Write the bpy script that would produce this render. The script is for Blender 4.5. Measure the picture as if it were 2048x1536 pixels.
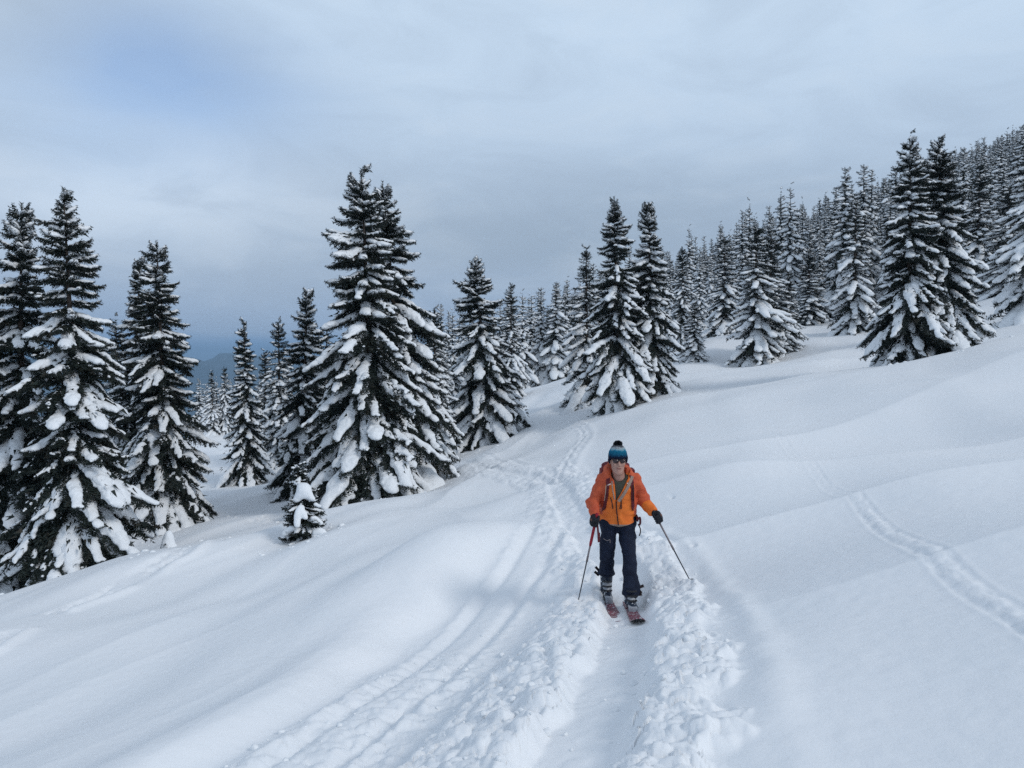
import bpy, math, random
import numpy as np
from mathutils import Matrix, Vector

# ------------------------------------------------------------------ camera, world, sun, exposure
sc = bpy.context.scene
for o in list(bpy.data.objects):
    bpy.data.objects.remove(o)
col = sc.collection
EYE = 1.6
HAZE = 2.4e-4
FPX = 1538.0                       # focal length in pixels of the 2048-wide photograph
PITCH = math.atan((768 - 720) / FPX)
cam_d = bpy.data.cameras.new('camera')
cam = bpy.data.objects.new('camera', cam_d)
col.objects.link(cam)
cam_d.sensor_width = 36.0
cam_d.lens = 36.0 * FPX / 2048
cam_d.clip_start = 0.05
cam_d.clip_end = 60000
cam.location = (0, 0, EYE)
cam.rotation_euler = (math.pi / 2 - PITCH, 0, 0)
sc.camera = cam

SUN_AZ, SUN_EL = math.radians(128), math.radians(38)      # clockwise from +Y (view direction)
world = bpy.data.worlds.new('World')
sc.world = world
world.use_nodes = True
wt = world.node_tree
for n in list(wt.nodes):
    wt.nodes.remove(n)


class NG:
    """tiny node-graph helper"""
    def __init__(s, t):
        s.t = t

    def n(s, typ, **kw):
        nd = s.t.nodes.new(typ)
        for k, v in kw.items():
            if k.startswith('i_'):
                key = k[2:]
                key = int(key) if key.isdigit() else key.replace('_', ' ')
                if isinstance(v, bpy.types.NodeSocket):
                    s.t.links.new(v, nd.inputs[key])
                else:
                    nd.inputs[key].default_value = v
            else:
                setattr(nd, k, v)
        return nd

    def m(s, op, a, b=None, c=None, clamp=False):
        nd = s.t.nodes.new('ShaderNodeMath')
        nd.operation = op
        nd.use_clamp = clamp
        for i, v in enumerate((a, b, c)):
            if v is None:
                continue
            if isinstance(v, bpy.types.NodeSocket):
                s.t.links.new(v, nd.inputs[i])
            else:
                nd.inputs[i].default_value = v
        return nd.outputs[0]

    def mix(s, f, a, b):
        nd = s.t.nodes.new('ShaderNodeMix')
        nd.data_type = 'RGBA'
        for i, v in ((0, f), (6, a), (7, b)):
            if isinstance(v, bpy.types.NodeSocket):
                s.t.links.new(v, nd.inputs[i])
            else:
                nd.inputs[i].default_value = v if i == 0 else (*v[:3], 1)
        return nd.outputs[2]

    def ramp(s, f, stops):
        nd = s.t.nodes.new('ShaderNodeValToRGB')
        cr = nd.color_ramp
        while len(cr.elements) < len(stops):
            cr.elements.new(0.5)
        for e, (p, c) in zip(cr.elements, stops):
            e.position = p
            e.color = (*c, 1) if len(c) == 3 else c
        s.t.links.new(f, nd.inputs[0])
        return nd.outputs[0]


def srgb(r, g, b):
    f = lambda c: (c / 255 / 12.92) if c <= 10 else ((c / 255 + 0.055) / 1.055) ** 2.4
    return (f(r), f(g), f(b))


g = NG(wt)
tc = g.n('ShaderNodeTexCoord')
D = tc.outputs['Generated']
sep = g.n('ShaderNodeSeparateXYZ', i_0=D)
az = g.m('ARCTAN2', sep.outputs[0], sep.outputs[1])
el = g.m('ARCSINE', sep.outputs[2])
# soft, horizontally stretched cloud noise on the direction sphere
mp = g.n('ShaderNodeMapping', i_0=D, i_Scale=(1.6, 1.6, 5.0), i_Location=(0.7, 0.2, 0.4))
nz = g.n('ShaderNodeTexNoise', i_Vector=mp.outputs[0], i_Scale=1.6, i_Detail=5.0, i_Roughness=0.48, i_Distortion=0.35)
mp2 = g.n('ShaderNodeMapping', i_0=D, i_Scale=(2.2, 2.2, 6.0), i_Location=(3.1, 1.7, 0.0), i_Rotation=(0.0, 0.12, 0.0))
nz2 = g.n('ShaderNodeTexNoise', i_Vector=mp2.outputs[0], i_Scale=2.6, i_Detail=8.0, i_Roughness=0.56, i_Distortion=0.8)
wob = g.m('MULTIPLY', g.m('SUBTRACT', nz.outputs[0], 0.5), 0.22)
elw = g.m('ADD', el, g.m('MULTIPLY', wob, 0.55))
t_el = g.m('DIVIDE', g.m('ADD', elw, 0.10), 1.67, clamp=True)
P = lambda deg: (math.radians(deg) + 0.10) / 1.67
cloud = g.ramp(t_el, [
    (0.0, srgb(107, 144, 189)), (P(0.0), srgb(106, 152, 206)), (P(1.6), srgb(159, 180, 208)), (P(6.5), srgb(164, 182, 204)),
    (P(10.5), srgb(166, 184, 205)), (P(15), srgb(181, 200, 221)), (P(23), srgb(191, 210, 230)), (P(45), srgb(166, 180, 197)),
    (1.0, srgb(152, 166, 186))])


def lobe(az0, el0, wa, we):
    a = g.m('DIVIDE', g.m('SUBTRACT', g.m('ADD', az, wob), math.radians(az0)), math.radians(wa))
    e = g.m('DIVIDE', g.m('SUBTRACT', elw, math.radians(el0)), math.radians(we))
    r2 = g.m('ADD', g.m('MULTIPLY', a, a), g.m('MULTIPLY', e, e))
    return g.m('EXPONENT', g.m('MULTIPLY', r2, -1.0))


n2h = g.m('MULTIPLY_ADD', nz2.outputs[0], 1.0, 0.42, clamp=True)
n2s = g.m('MULTIPLY_ADD', nz2.outputs[0], 2.2, -0.35, clamp=True)
cloud = g.mix(g.m('MULTIPLY', g.m('MULTIPLY', n2h, lobe(-25, 10.3, 15, 3.2)), 1.0), cloud, srgb(203, 218, 235))
cloud = g.mix(g.m('MULTIPLY', lobe(4, 8.5, 22, 4.4), 0.65), cloud, srgb(149, 166, 184))
cloud = g.mix(g.m('MULTIPLY', lobe(-35, 23, 8, 7), 0.6), cloud, srgb(172, 184, 196))
streak = g.m('MULTIPLY', g.m('SUBTRACT', nz2.outputs[0], 0.5), 0.9)
cloud = g.mix(g.m('MAXIMUM', streak, 0.0), cloud, srgb(214, 225, 236))
cloud = g.mix(g.m('MAXIMUM', g.m('MULTIPLY', streak, -1.0), 0.0), cloud, srgb(136, 152, 174))
# a thin break in the overcast through which the clear sky shows
gap = g.m('MULTIPLY', lobe(-25, 18, 8.5, 4.6), n2h)
gap = g.m('MULTIPLY', gap, 1.15, clamp=True)
sky = g.n('ShaderNodeTexSky', sky_type='NISHITA', sun_disc=False, sun_elevation=SUN_EL, sun_rotation=SUN_AZ, altitude=1800)
b1 = g.n('ShaderNodeBackground', i_Color=sky.outputs[0], i_Strength=0.15)
b2 = g.n('ShaderNodeBackground', i_Color=cloud, i_Strength=1.0)
ms = g.n('ShaderNodeMixShader', i_0=g.m('SUBTRACT', 1.0, g.m('MULTIPLY', gap, 0.7)), i_1=b1.outputs[0], i_2=b2.outputs[0])
wo = g.n('ShaderNodeOutputWorld', i_Surface=ms.outputs[0])

sun_d = bpy.data.lights.new('sun', 'SUN')
sun_d.energy = 1.05
sun_d.angle = math.radians(14)
sun_d.color = (1.0, 0.97, 0.93)
sun = bpy.data.objects.new('sun', sun_d)
col.objects.link(sun)
sd = Vector((math.sin(SUN_AZ) * math.cos(SUN_EL), math.cos(SUN_AZ) * math.cos(SUN_EL), math.sin(SUN_EL)))
sun.rotation_euler = sd.to_track_quat('Z', 'Y').to_euler()
sun.location = sd * 50

vs = sc.view_settings
vs.view_transform = 'Standard'
vs.look = 'None'
vs.gamma = 1
vs.exposure = 0.17
vs.use_curve_mapping = False
sc.render.engine = 'CYCLES'
cy = sc.cycles
cy.max_bounces = 5
cy.diffuse_bounces = 3
cy.glossy_bounces = 2
cy.transmission_bounces = 2
cy.volume_bounces = 0
cy.use_denoising = False
cy.use_adaptive_sampling = True
cy.adaptive_threshold = 0.012
sc.render.film_transparent = False

# ------------------------------------------------------------------ helpers


def mesh_np(name, V, faces, mats, smooth=True, mat_idx=None):
    """faces: list of (k,n) int arrays with k corners each (tris and/or quads)"""
    me = bpy.data.meshes.new(name)
    V = np.ascontiguousarray(V, dtype=np.float32)
    fl = [np.asarray(f, dtype=np.int32) for f in faces if len(f)]
    me.vertices.add(len(V))
    me.vertices.foreach_set('co', V.ravel())
    nl = sum(f.size for f in fl)
    nf = sum(len(f) for f in fl)
    me.loops.add(nl)
    me.loops.foreach_set('vertex_index', np.concatenate([f.ravel() for f in fl]))
    me.polygons.add(nf)
    starts, off = [], 0
    for f in fl:
        starts.append(off + np.arange(len(f)) * f.shape[1])
        off += f.size
    me.polygons.foreach_set('loop_start', np.concatenate(starts).astype(np.int32))
    me.polygons.foreach_set('use_smooth', np.full(nf, smooth, dtype=bool))
    for m in (mats if isinstance(mats, (list, tuple)) else [mats]):
        me.materials.append(m)
    if mat_idx is not None:
        me.polygons.foreach_set('material_index', np.asarray(mat_idx, dtype=np.int32))
    me.update(calc_edges=True)
    me.validate()
    return me


def link(name, data, parent=None, mat=None, label=None, cat=None, group=None, kind=None):
    o = bpy.data.objects.new(name, data)
    col.objects.link(o)
    if parent is not None:
        o.parent = parent
    if mat is not None:
        o.matrix_basis = mat
    tag(o, label, cat, group, kind)
    return o


def tag(o, label=None, cat=None, group=None, kind=None):
    for k, v in (('label', label), ('category', cat), ('group', group), ('kind', kind)):
        if v:
            o[k] = v
    return o


def hash2(ix, iy, seed):
    h = (ix.astype(np.int64) * 374761393 + iy.astype(np.int64) * 668265263 + seed * 974634777) & 0xFFFFFFFF
    h = ((h ^ (h >> 13)) * 1274126177) & 0xFFFFFFFF
    h = ((h ^ (h >> 16)) * 2246822519) & 0xFFFFFFFF
    return (h ^ (h >> 15)) & 0xFFFFFFFF


def perlin(x, y, seed=0):
    ix, iy = np.floor(x), np.floor(y)
    fx, fy = x - ix, y - iy
    ux, uy = fx * fx * fx * (fx * (fx * 6 - 15) + 10), fy * fy * fy * (fy * (fy * 6 - 15) + 10)
    out = []
    for dy in (0, 1):
        for dx in (0, 1):
            a = hash2(ix + dx, iy + dy, seed) * (2 * math.pi / 4294967296.0)
            out.append(np.cos(a) * (fx - dx) + np.sin(a) * (fy - dy))
    a, b, c, d = out
    return 1.5 * ((a + (b - a) * ux) * (1 - uy) + (c + (d - c) * ux) * uy)


def fbm(x, y, seed=0, octv=3, gain=0.5):
    s, a, f = 0, 1, 1
    for i in range(octv):
        s = s + a * perlin(x * f, y * f, seed + i * 17)
        a *= gain
        f *= 2.03
    return s


def worley(x, y, seed=0):
    ix, iy = np.floor(x), np.floor(y)
    best = np.full(x.shape, 9.0)
    bid = np.zeros(x.shape)
    for dy in (-1, 0, 1):
        for dx in (-1, 0, 1):
            h = hash2(ix + dx, iy + dy, seed)
            px = ix + dx + (h & 0xFFFF) / 65536.0
            py = iy + dy + (h >> 16) / 65536.0
            d = (px - x) ** 2 + (py - y) ** 2
            m = d < best
            best = np.where(m, d, best)
            bid = np.where(m, ((h >> 5) & 1023) / 1023.0, bid)
    return best, bid


def noise3(p, seed=0):
    i = np.floor(p)
    f = p - i
    u = f * f * (3 - 2 * f)
    r = 0
    for dz in (0, 1):
        for dy in (0, 1):
            for dx in (0, 1):
                h = hash2(i[..., 0] + dx + 57 * (i[..., 2] + dz), i[..., 1] + dy, seed) / 4294967296.0
                w = (u[..., 0] if dx else 1 - u[..., 0]) * (u[..., 1] if dy else 1 - u[..., 1]) * (u[..., 2] if dz else 1 - u[..., 2])
                r = r + h * w
    return r - 0.5


def sstep(a, b, x):
    t = np.clip((x - a) / (b - a), 0, 1)
    return t * t * (3 - 2 * t)


def surface_nets(F, origin, h):
    """F<0 inside -> (verts, quads)"""
    h = np.broadcast_to(np.asarray(h, float), (3,))
    nx, ny, nz_ = F.shape
    S = F < 0
    c = np.zeros((nx - 1, ny - 1, nz_ - 1), dtype=np.int8)
    for dx in (0, 1):
        for dy in (0, 1):
            for dz in (0, 1):
                c += S[dx:nx - 1 + dx, dy:ny - 1 + dy, dz:nz_ - 1 + dz]
    act = (c > 0) & (c < 8)
    idx = np.full(act.shape, -1, dtype=np.int32)
    cells = np.argwhere(act)
    idx[act] = np.arange(len(cells))
    acc = np.zeros((len(cells), 3))
    cnt = np.zeros(len(cells))
    corners = [(a, b, d) for a in (0, 1) for b in (0, 1) for d in (0, 1)]
    for a in corners:
        for k in range(3):
            if a[k]:
                continue
            b = list(a)
            b[k] = 1
            ia = cells + np.array(a)
            ib = cells + np.array(b)
            fa = F[ia[:, 0], ia[:, 1], ia[:, 2]]
            fb = F[ib[:, 0], ib[:, 1], ib[:, 2]]
            m = (fa < 0) != (fb < 0)
            t = np.where(m, fa / np.where(m, fa - fb, 1), 0)
            p = np.array(a) + t[:, None] * (np.array(b) - np.array(a))
            acc += np.where(m[:, None], p, 0)
            cnt += m
    V = (cells + acc / np.maximum(cnt, 1)[:, None]) * h + np.asarray(origin)
    quads = []
    # edges along each axis
    for k in range(3):
        sl0 = [slice(1, n - 1) for n in F.shape]
        sl1 = [slice(1, n - 1) for n in F.shape]
        sl0[k] = slice(0, F.shape[k] - 1)
        sl1[k] = slice(1, F.shape[k])
        A, B = S[tuple(sl0)], S[tuple(sl1)]
        e = np.argwhere(A != B)
        if not len(e):
            continue
        flip = A[e[:, 0], e[:, 1], e[:, 2]]
        off = np.array([1, 1, 1])
        off[k] = 0
        base = e + off
        u, v = (k + 1) % 3, (k + 2) % 3
        du = np.zeros(3, int); du[u] = 1
        dv = np.zeros(3, int); dv[v] = 1
        q = [base - du - dv, base - dv, base, base - du]
        Q = np.stack([idx[a[:, 0], a[:, 1], a[:, 2]] for a in q], 1)
        Q = np.where(flip[:, None], Q, Q[:, ::-1])
        quads.append(Q)
    return V, np.concatenate(quads) if quads else np.zeros((0, 4), int)


def grid3(lo, hi, h):
    ax = [np.arange(a, b + h, h) for a, b in zip(lo, hi)]
    return np.stack(np.meshgrid(*ax, indexing='ij'), -1)


# ------------------------------------------------------------------ materials


def new_mat(name, base=(0.5, 0.5, 0.5), rough=0.7, spec=0.3, build=None):
    m = bpy.data.materials.new(name)
    m.use_nodes = True
    gg = NG(m.node_tree)
    b = m.node_tree.nodes['Principled BSDF']
    b.inputs['Base Color'].default_value = (*base, 1)
    b.inputs['Roughness'].default_value = rough
    b.inputs['Specular IOR Level'].default_value = spec
    if build:
        build(gg, b)
    return m


def lk(gg, a, b):
    gg.t.links.new(a, b)


def add_bump(gg, b, height, dist, strength=1.0, prev=None):
    bp = gg.n('ShaderNodeBump', i_Height=height, i_Distance=dist, i_Strength=strength)
    lk(gg, bp.outputs[0], b.inputs['Normal'])


def b_snow(gg, b):
    t = gg.n('ShaderNodeTexCoord')
    n = gg.n('ShaderNodeTexNoise', i_Vector=t.outputs['Object'], i_Scale=0.9, i_Detail=3.0)
    lk(gg, gg.ramp(n.outputs[0], [(0.3, (0.845, 0.865, 0.885)), (0.7, (0.875, 0.885, 0.9))]), b.inputs['Base Color'])
    f = gg.n('ShaderNodeTexNoise', i_Vector=t.outputs['Object'], i_Scale=55.0, i_Detail=3.0, i_Roughness=0.6)
    f2 = gg.n('ShaderNodeTexNoise', i_Vector=t.outputs['Object'], i_Scale=9.0, i_Detail=3.0, i_Roughness=0.55)
    h = gg.m('ADD', gg.m('MULTIPLY', f.outputs[0], 0.26), f2.outputs[0])
    add_bump(gg, b, h, 0.011, 0.5)


M_snow = new_mat('snow', (0.86, 0.88, 0.9), 0.6, 0.15, b_snow)


def b_tsnow(gg, b):
    t = gg.n('ShaderNodeTexCoord')
    f = gg.n('ShaderNodeTexNoise', i_Vector=t.outputs['Object'], i_Scale=14.0, i_Detail=3.0, i_Roughness=0.6)
    add_bump(gg, b, f.outputs[0], 0.03, 0.6)


M_tsnow = new_mat('lying_snow', (0.85, 0.87, 0.89), 0.6, 0.15, b_tsnow)


def b_needles(gg, b):
    t = gg.n('ShaderNodeTexCoord')
    oi = gg.n('ShaderNodeObjectInfo')
    n = gg.n('ShaderNodeTexNoise', i_Vector=t.outputs['Object'], i_Scale=3.2, i_Detail=3.0, i_Roughness=0.7)
    c = gg.ramp(n.outputs[0], [(0.30, (0.013, 0.020, 0.018)), (0.52, (0.022, 0.031, 0.026)), (0.64, (0.036, 0.031, 0.024)), (0.78, (0.055, 0.055, 0.045))])
    c2 = gg.mix(gg.m('MULTIPLY', oi.outputs['Random'], 0.35), c, (0.012, 0.020, 0.017))
    lk(gg, c2, b.inputs['Base Color'])


M_needle = new_mat('spruce_needles', (0.02, 0.03, 0.02), 0.65, 0.25, b_needles)


def b_bark(gg, b):
    t = gg.n('ShaderNodeTexCoord')
    mp = gg.n('ShaderNodeMapping', i_0=t.outputs['Object'], i_Scale=(9, 9, 2.2))
    n = gg.n('ShaderNodeTexNoise', i_Vector=mp.outputs[0], i_Scale=3.0, i_Detail=5.0)
    lk(gg, gg.ramp(n.outputs[0], [(0.3, (0.03, 0.022, 0.018)), (0.7, (0.11, 0.085, 0.07))]), b.inputs['Base Color'])
    add_bump(gg, b, n.outputs[0], 0.03, 0.8)


M_bark = new_mat('bark', (0.07, 0.05, 0.04), 0.85, 0.2, b_bark)


def fabric(name, c, c2=None, scale=9.0, fold=0.02, rough=0.75, spec=0.25, weave=True):
    def bld(gg, b):
        t = gg.n('ShaderNodeTexCoord')
        n = gg.n('ShaderNodeTexNoise', i_Vector=t.outputs['Object'], i_Scale=scale, i_Detail=4.0, i_Roughness=0.6)
        cc2 = c2 or tuple(v * 0.82 for v in c)
        lk(gg, gg.ramp(n.outputs[0], [(0.35, cc2), (0.65, c)]), b.inputs['Base Color'])
        add_bump(gg, b, n.outputs[0], fold, 0.7)
    return new_mat(name, c, rough, spec, bld)


def flecked(name, c, c2, snow=0.5, scale=38.0, rough=0.5):
    """a surface carrying stuck specks of snow"""
    def bld(gg, b):
        t = gg.n('ShaderNodeTexCoord')
        n = gg.n('ShaderNodeTexNoise', i_Vector=t.outputs['Object'], i_Scale=7.0, i_Detail=4.0)
        base = gg.ramp(n.outputs[0], [(0.4, c2), (0.6, c)])
        s = gg.n('ShaderNodeTexNoise', i_Vector=t.outputs['Object'], i_Scale=scale, i_Detail=3.0, i_Roughness=0.65)
        f = gg.ramp(s.outputs[0], [(snow, (0, 0, 0)), (snow + 0.05, (1, 1, 1))])
        lk(gg, gg.mix(f, base, (0.84, 0.86, 0.89)), b.inputs['Base Color'])
        add_bump(gg, b, f, 0.006, 0.8)
    return new_mat(name, c, rough, 0.3, bld)


# ------------------------------------------------------------------ terrain


def ray(px, py):
    a, c = (px - 1024) / FPX, (768 - py) / FPX
    return np.array([a, math.cos(PITCH) + c * math.sin(PITCH), -math.sin(PITCH) + c * math.cos(PITCH)])


def at(px, py, y):
    """world point seen along this direction of view at forward distance y"""
    d = ray(px, py)
    return d * (y / d[1]) + np.array([0, 0, EYE])


CP = [(0, 0, 0.0), (0, -5, 0.6), (6, 0, 1.25), (-6, 0, -1.4), (-9, 4, -2.3), (9, 4, 1.5), (0, 4, -0.42), (0, -20, 2.2), (25, -10, 6.0), (-25, -5, -6.5)]
IMG = [(1240, 1205, 8.3), (1800, 1110, 6.8), (1640, 980, 12.2), (1500, 862, 21), (1850, 725, 29.5), (2035, 630, 40), (1740, 736, 29), (1680, 665, 52),
       (1510, 720, 45), (1390, 716, 47.5), (1350, 780, 35.5), (1180, 828, 34), (1165, 803, 40), (1100, 768, 68), (975, 886, 37.5), (1060, 840, 39),
       (915, 940, 26), (640, 1035, 18.6), (780, 998, 20), (920, 960, 21.5), (610, 1095, 16), (50, 1180, 15), (170, 1150, 15.6), (290, 1105, 16),
       (20, 1070, 30), (330, 1064, 24.5), (440, 1035, 24.5), (1990, 598, 46), (500, 958, 39), (430, 870, 61), (580, 985, 30), (0, 1536, 5.6), (0, 1290, 9.8),
       (500, 1210, 11.6), (960, 1070, 13.3), (1080, 1060, 13.6), (1100, 960, 19.5), (1150, 870, 28.5), (1340, 930, 16), (1800, 880, 17.5), (2048, 800, 18),
       (2048, 900, 13.2), (2048, 680, 26.5), (1450, 676, 58), (1615, 655, 58), (860, 1150, 10.4), (300, 1400, 7.0), (700, 1080, 15.2), (1990, 690, 27)]
for px, py, y in IMG:
    CP.append(tuple(at(px, py, y)))
CP += [(-4.4, 23.6, -3.15), (-4.0, 27, -3.5), (-10.4, 19, -4.0), (-1.5, 33, -2.55), (27, 110, 8.5), (58, 170, 19), (72, 150, 25.5), (80, 120, 27), (100, 100, 37), (50, 80, 13.2), (40, 58, 8.3),
       (120, 170, 44), (55, 40, 13), (3, 100, -1.0), (0, 150, -3), (-30, 110, -11), (-60, 60, -14), (-100, 150, -32), (-150, 50, -36),
       (150, 250, 50), (60, 240, 18), (-60, 240, -40), (0, 220, -10), (170, 60, 62), (90, 10, 27), (120, -60, 36), (-60, -60, -14), (0, -80, 12), (-15, 60, -4.2), (15, 62, 3.3)]
CP = np.array(CP, float)


def _tps_fit(P3, lam=0.02):
    n = len(P3)
    d = np.linalg.norm(P3[:, None, :2] - P3[None, :, :2], axis=-1)
    K = -d + lam * np.eye(n)                  # linear kernel with affine part: no overshoot far out
    K = np.where(d > 0, d ** 2 * np.log(np.maximum(d, 1e-9)) / 30.0, 0) + lam * np.eye(n)
    A = np.zeros((n + 3, n + 3))
    A[:n, :n] = K
    A[:n, n:] = np.c_[np.ones(n), P3[:, :2]]
    A[n:, :n] = A[:n, n:].T
    return np.linalg.solve(A, np.r_[P3[:, 2], 0, 0, 0])


TW = _tps_fit(CP)


def base_h(x, y):
    x, y = np.asarray(x, float), np.asarray(y, float)
    sh = x.shape
    x, y = x.ravel(), y.ravel()
    out = TW[-3] + TW[-2] * x + TW[-1] * y
    for (cx, cy_, _), w in zip(CP, TW[:-3]):
        d2 = (x - cx) ** 2 + (y - cy_) ** 2
        out = out + w * np.where(d2 > 0, 0.5 * d2 * np.log(np.maximum(d2, 1e-12)) / 30.0, 0)
    r = np.hypot(x, y)
    # far away the slope settles into a ridge on the right and a deep valley on the left
    a = np.arctan2(x, y)
    far = np.where(x > 0, 0.33 * np.minimum(x, 160 + 0 * x), -0.26 * np.minimum(-x, 2500)) - 0.02 * np.maximum(y, 0) * (x < 120)
    far = np.maximum(far, -600)
    far = far - 0.12 * np.maximum(np.hypot(x, y) - 330, 0) * (1 - sstep(300, 3000, r)) * 0.6
    far = np.maximum(far, -500)
    k = sstep(190, 330, r)
    out = out * (1 - k) + far * k
    return out.reshape(sh)


def hit(px, py):
    d = ray(px, py)
    ys = np.geomspace(1.2, 150, 900)
    p = d[None] * (ys / d[1])[:, None] + np.array([0, 0, EYE])
    below = p[:, 2] < base_h(p[:, 0], p[:, 1])
    i = int(np.argmax(below)) if below.any() else len(ys) - 1
    return p[i, :2]


def spline(pts, n=90):
    p = np.array(pts, float)
    d = np.r_[0, np.cumsum(np.linalg.norm(np.diff(p[:, :2], axis=0), axis=1) ** 0.5)]
    t = np.linspace(0, d[-1], n)
    q = np.vstack([2 * p[0] - p[1], p, 2 * p[-1] - p[-2]])
    out = []
    for v in t:
        i = min(max(np.searchsorted(d, v) - 1, 0), len(p) - 2)
        u = (v - d[i]) / (d[i + 1] - d[i])
        a, b, c, e = q[i], q[i + 1], q[i + 2], q[i + 3]
        out.append(0.5 * (2 * b + (c - a) * u + (2 * a - 5 * b + 4 * c - e) * u ** 2 + (3 * b - a - 3 * c + e) * u ** 3))
    return np.array(out)


def trail(pix, n=90):
    return spline([hit(*q) for q in pix], n)


MOUNDS = [(*hit(945, 1105), 2.0, 1.0, 0.36), (*hit(800, 1165), 1.9, 0.8, 0.2), (*hit(700, 1060), 2.2, 1.0, 0.24), (*hit(620, 1180), 1.8, 0.7, 0.14), (*hit(560, 1330), 2.0, 0.9, 0.10), (*hit(1700, 1330), 1.3, 0.9, 0.05), (*hit(1480, 980), 3.0, 1.3, 0.14), (*hit(1900, 960), 3.2, 1.5, 0.16)]
HOLES = [hit(*q) for q in ((1387, 1122), (1418, 1285), (1448, 1440), (1345, 1010), (1090, 1330), (1020, 1455))]
T_MAIN = trail([(1128, 1536), (1165, 1470), (1208, 1385), (1240, 1300), (1254, 1235), (1246, 1175), (1205, 1120), (1160, 1060), (1128, 1005), (1112, 965), (1098, 942)], 110)
p0 = T_MAIN[0]
T_MAIN = np.vstack([p0 + (p0 - T_MAIN[6]) * k for k in (3.0, 1.5)] + [T_MAIN])
T_BRANCH = trail([(1112, 965), (1075, 945), (1030, 935), (975, 928), (915, 922)], 40)
T_FAR = trail([(1112, 965), (1128, 920), (1150, 890), (1166, 868), (1148, 850), (1140, 836), (1152, 818)], 50)
T_LEFT = trail([(560, 1536), (700, 1440), (835, 1345), (905, 1280), (975, 1215), (1040, 1150), (1085, 1090), (1105, 1040)], 80)
T_RIGHT = trail([(2120, 1290), (2048, 1240), (1930, 1175), (1830, 1112), (1725, 1043), (1645, 975), (1598, 915), (1560, 882), (1515, 858), (1470, 848)], 90)
T_OLD = trail([(-60, 1320), (40, 1262), (110, 1228), (210, 1190), (310, 1140), (380, 1104), (460, 1075), (545, 1040)], 70)
T_LOW = trail([(1575, 1590), (1550, 1500), (1530, 1420)], 20)


def along(x, y, T, reach):
    """lateral offset (right of travel +), parameter 0..1, for points within reach; NaN elsewhere"""
    lo, hi = T.min(0) - reach, T.max(0) + reach
    m = (x > lo[0]) & (x < hi[0]) & (y > lo[1]) & (y < hi[1])
    ii = np.nonzero(m)[0]
    if not len(ii):
        return ii, None, None
    best = np.full(len(ii), 1e9)
    lat = np.zeros(len(ii))
    par = np.zeros(len(ii))
    X, Y = x[ii], y[ii]
    n = len(T) - 1
    for k in range(n):
        a, b = T[k], T[k + 1]
        e = b - a
        L2 = e @ e
        t = np.clip(((X - a[0]) * e[0] + (Y - a[1]) * e[1]) / L2, 0, 1)
        dx, dy = X - a[0] - t * e[0], Y - a[1] - t * e[1]
        d = dx * dx + dy * dy
        w = d < best
        best = np.where(w, d, best)
        sgn = np.sign(e[1] * dx - e[0] * dy)
        lat = np.where(w, sgn * np.sqrt(d), lat)
        par = np.where(w, (k + t) / n, par)
    keep = best < reach * reach
    return ii[keep], lat[keep], par[keep]


def lumps(x, y, seed):
    """broken, heaped-up snow: rounded clods of several sizes"""
    wx = x + 0.03 * perlin(x * 9, y * 9, seed + 3)
    wy = y + 0.03 * perlin(x * 9, y * 9, seed + 4)
    h = 0
    for sc_, am in ((4.6, 0.050), (8.5, 0.040), (16.0, 0.020)):
        d, i = worley(wx * sc_, wy * sc_, seed + int(sc_ * 10))
        h = h + am * np.sqrt(np.clip(1 - d * 1.7, 0, 1)) * (0.25 + 0.75 * i)
    return h + 0.02 * fbm(x * 5, y * 5, seed + 9, 2)


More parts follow.
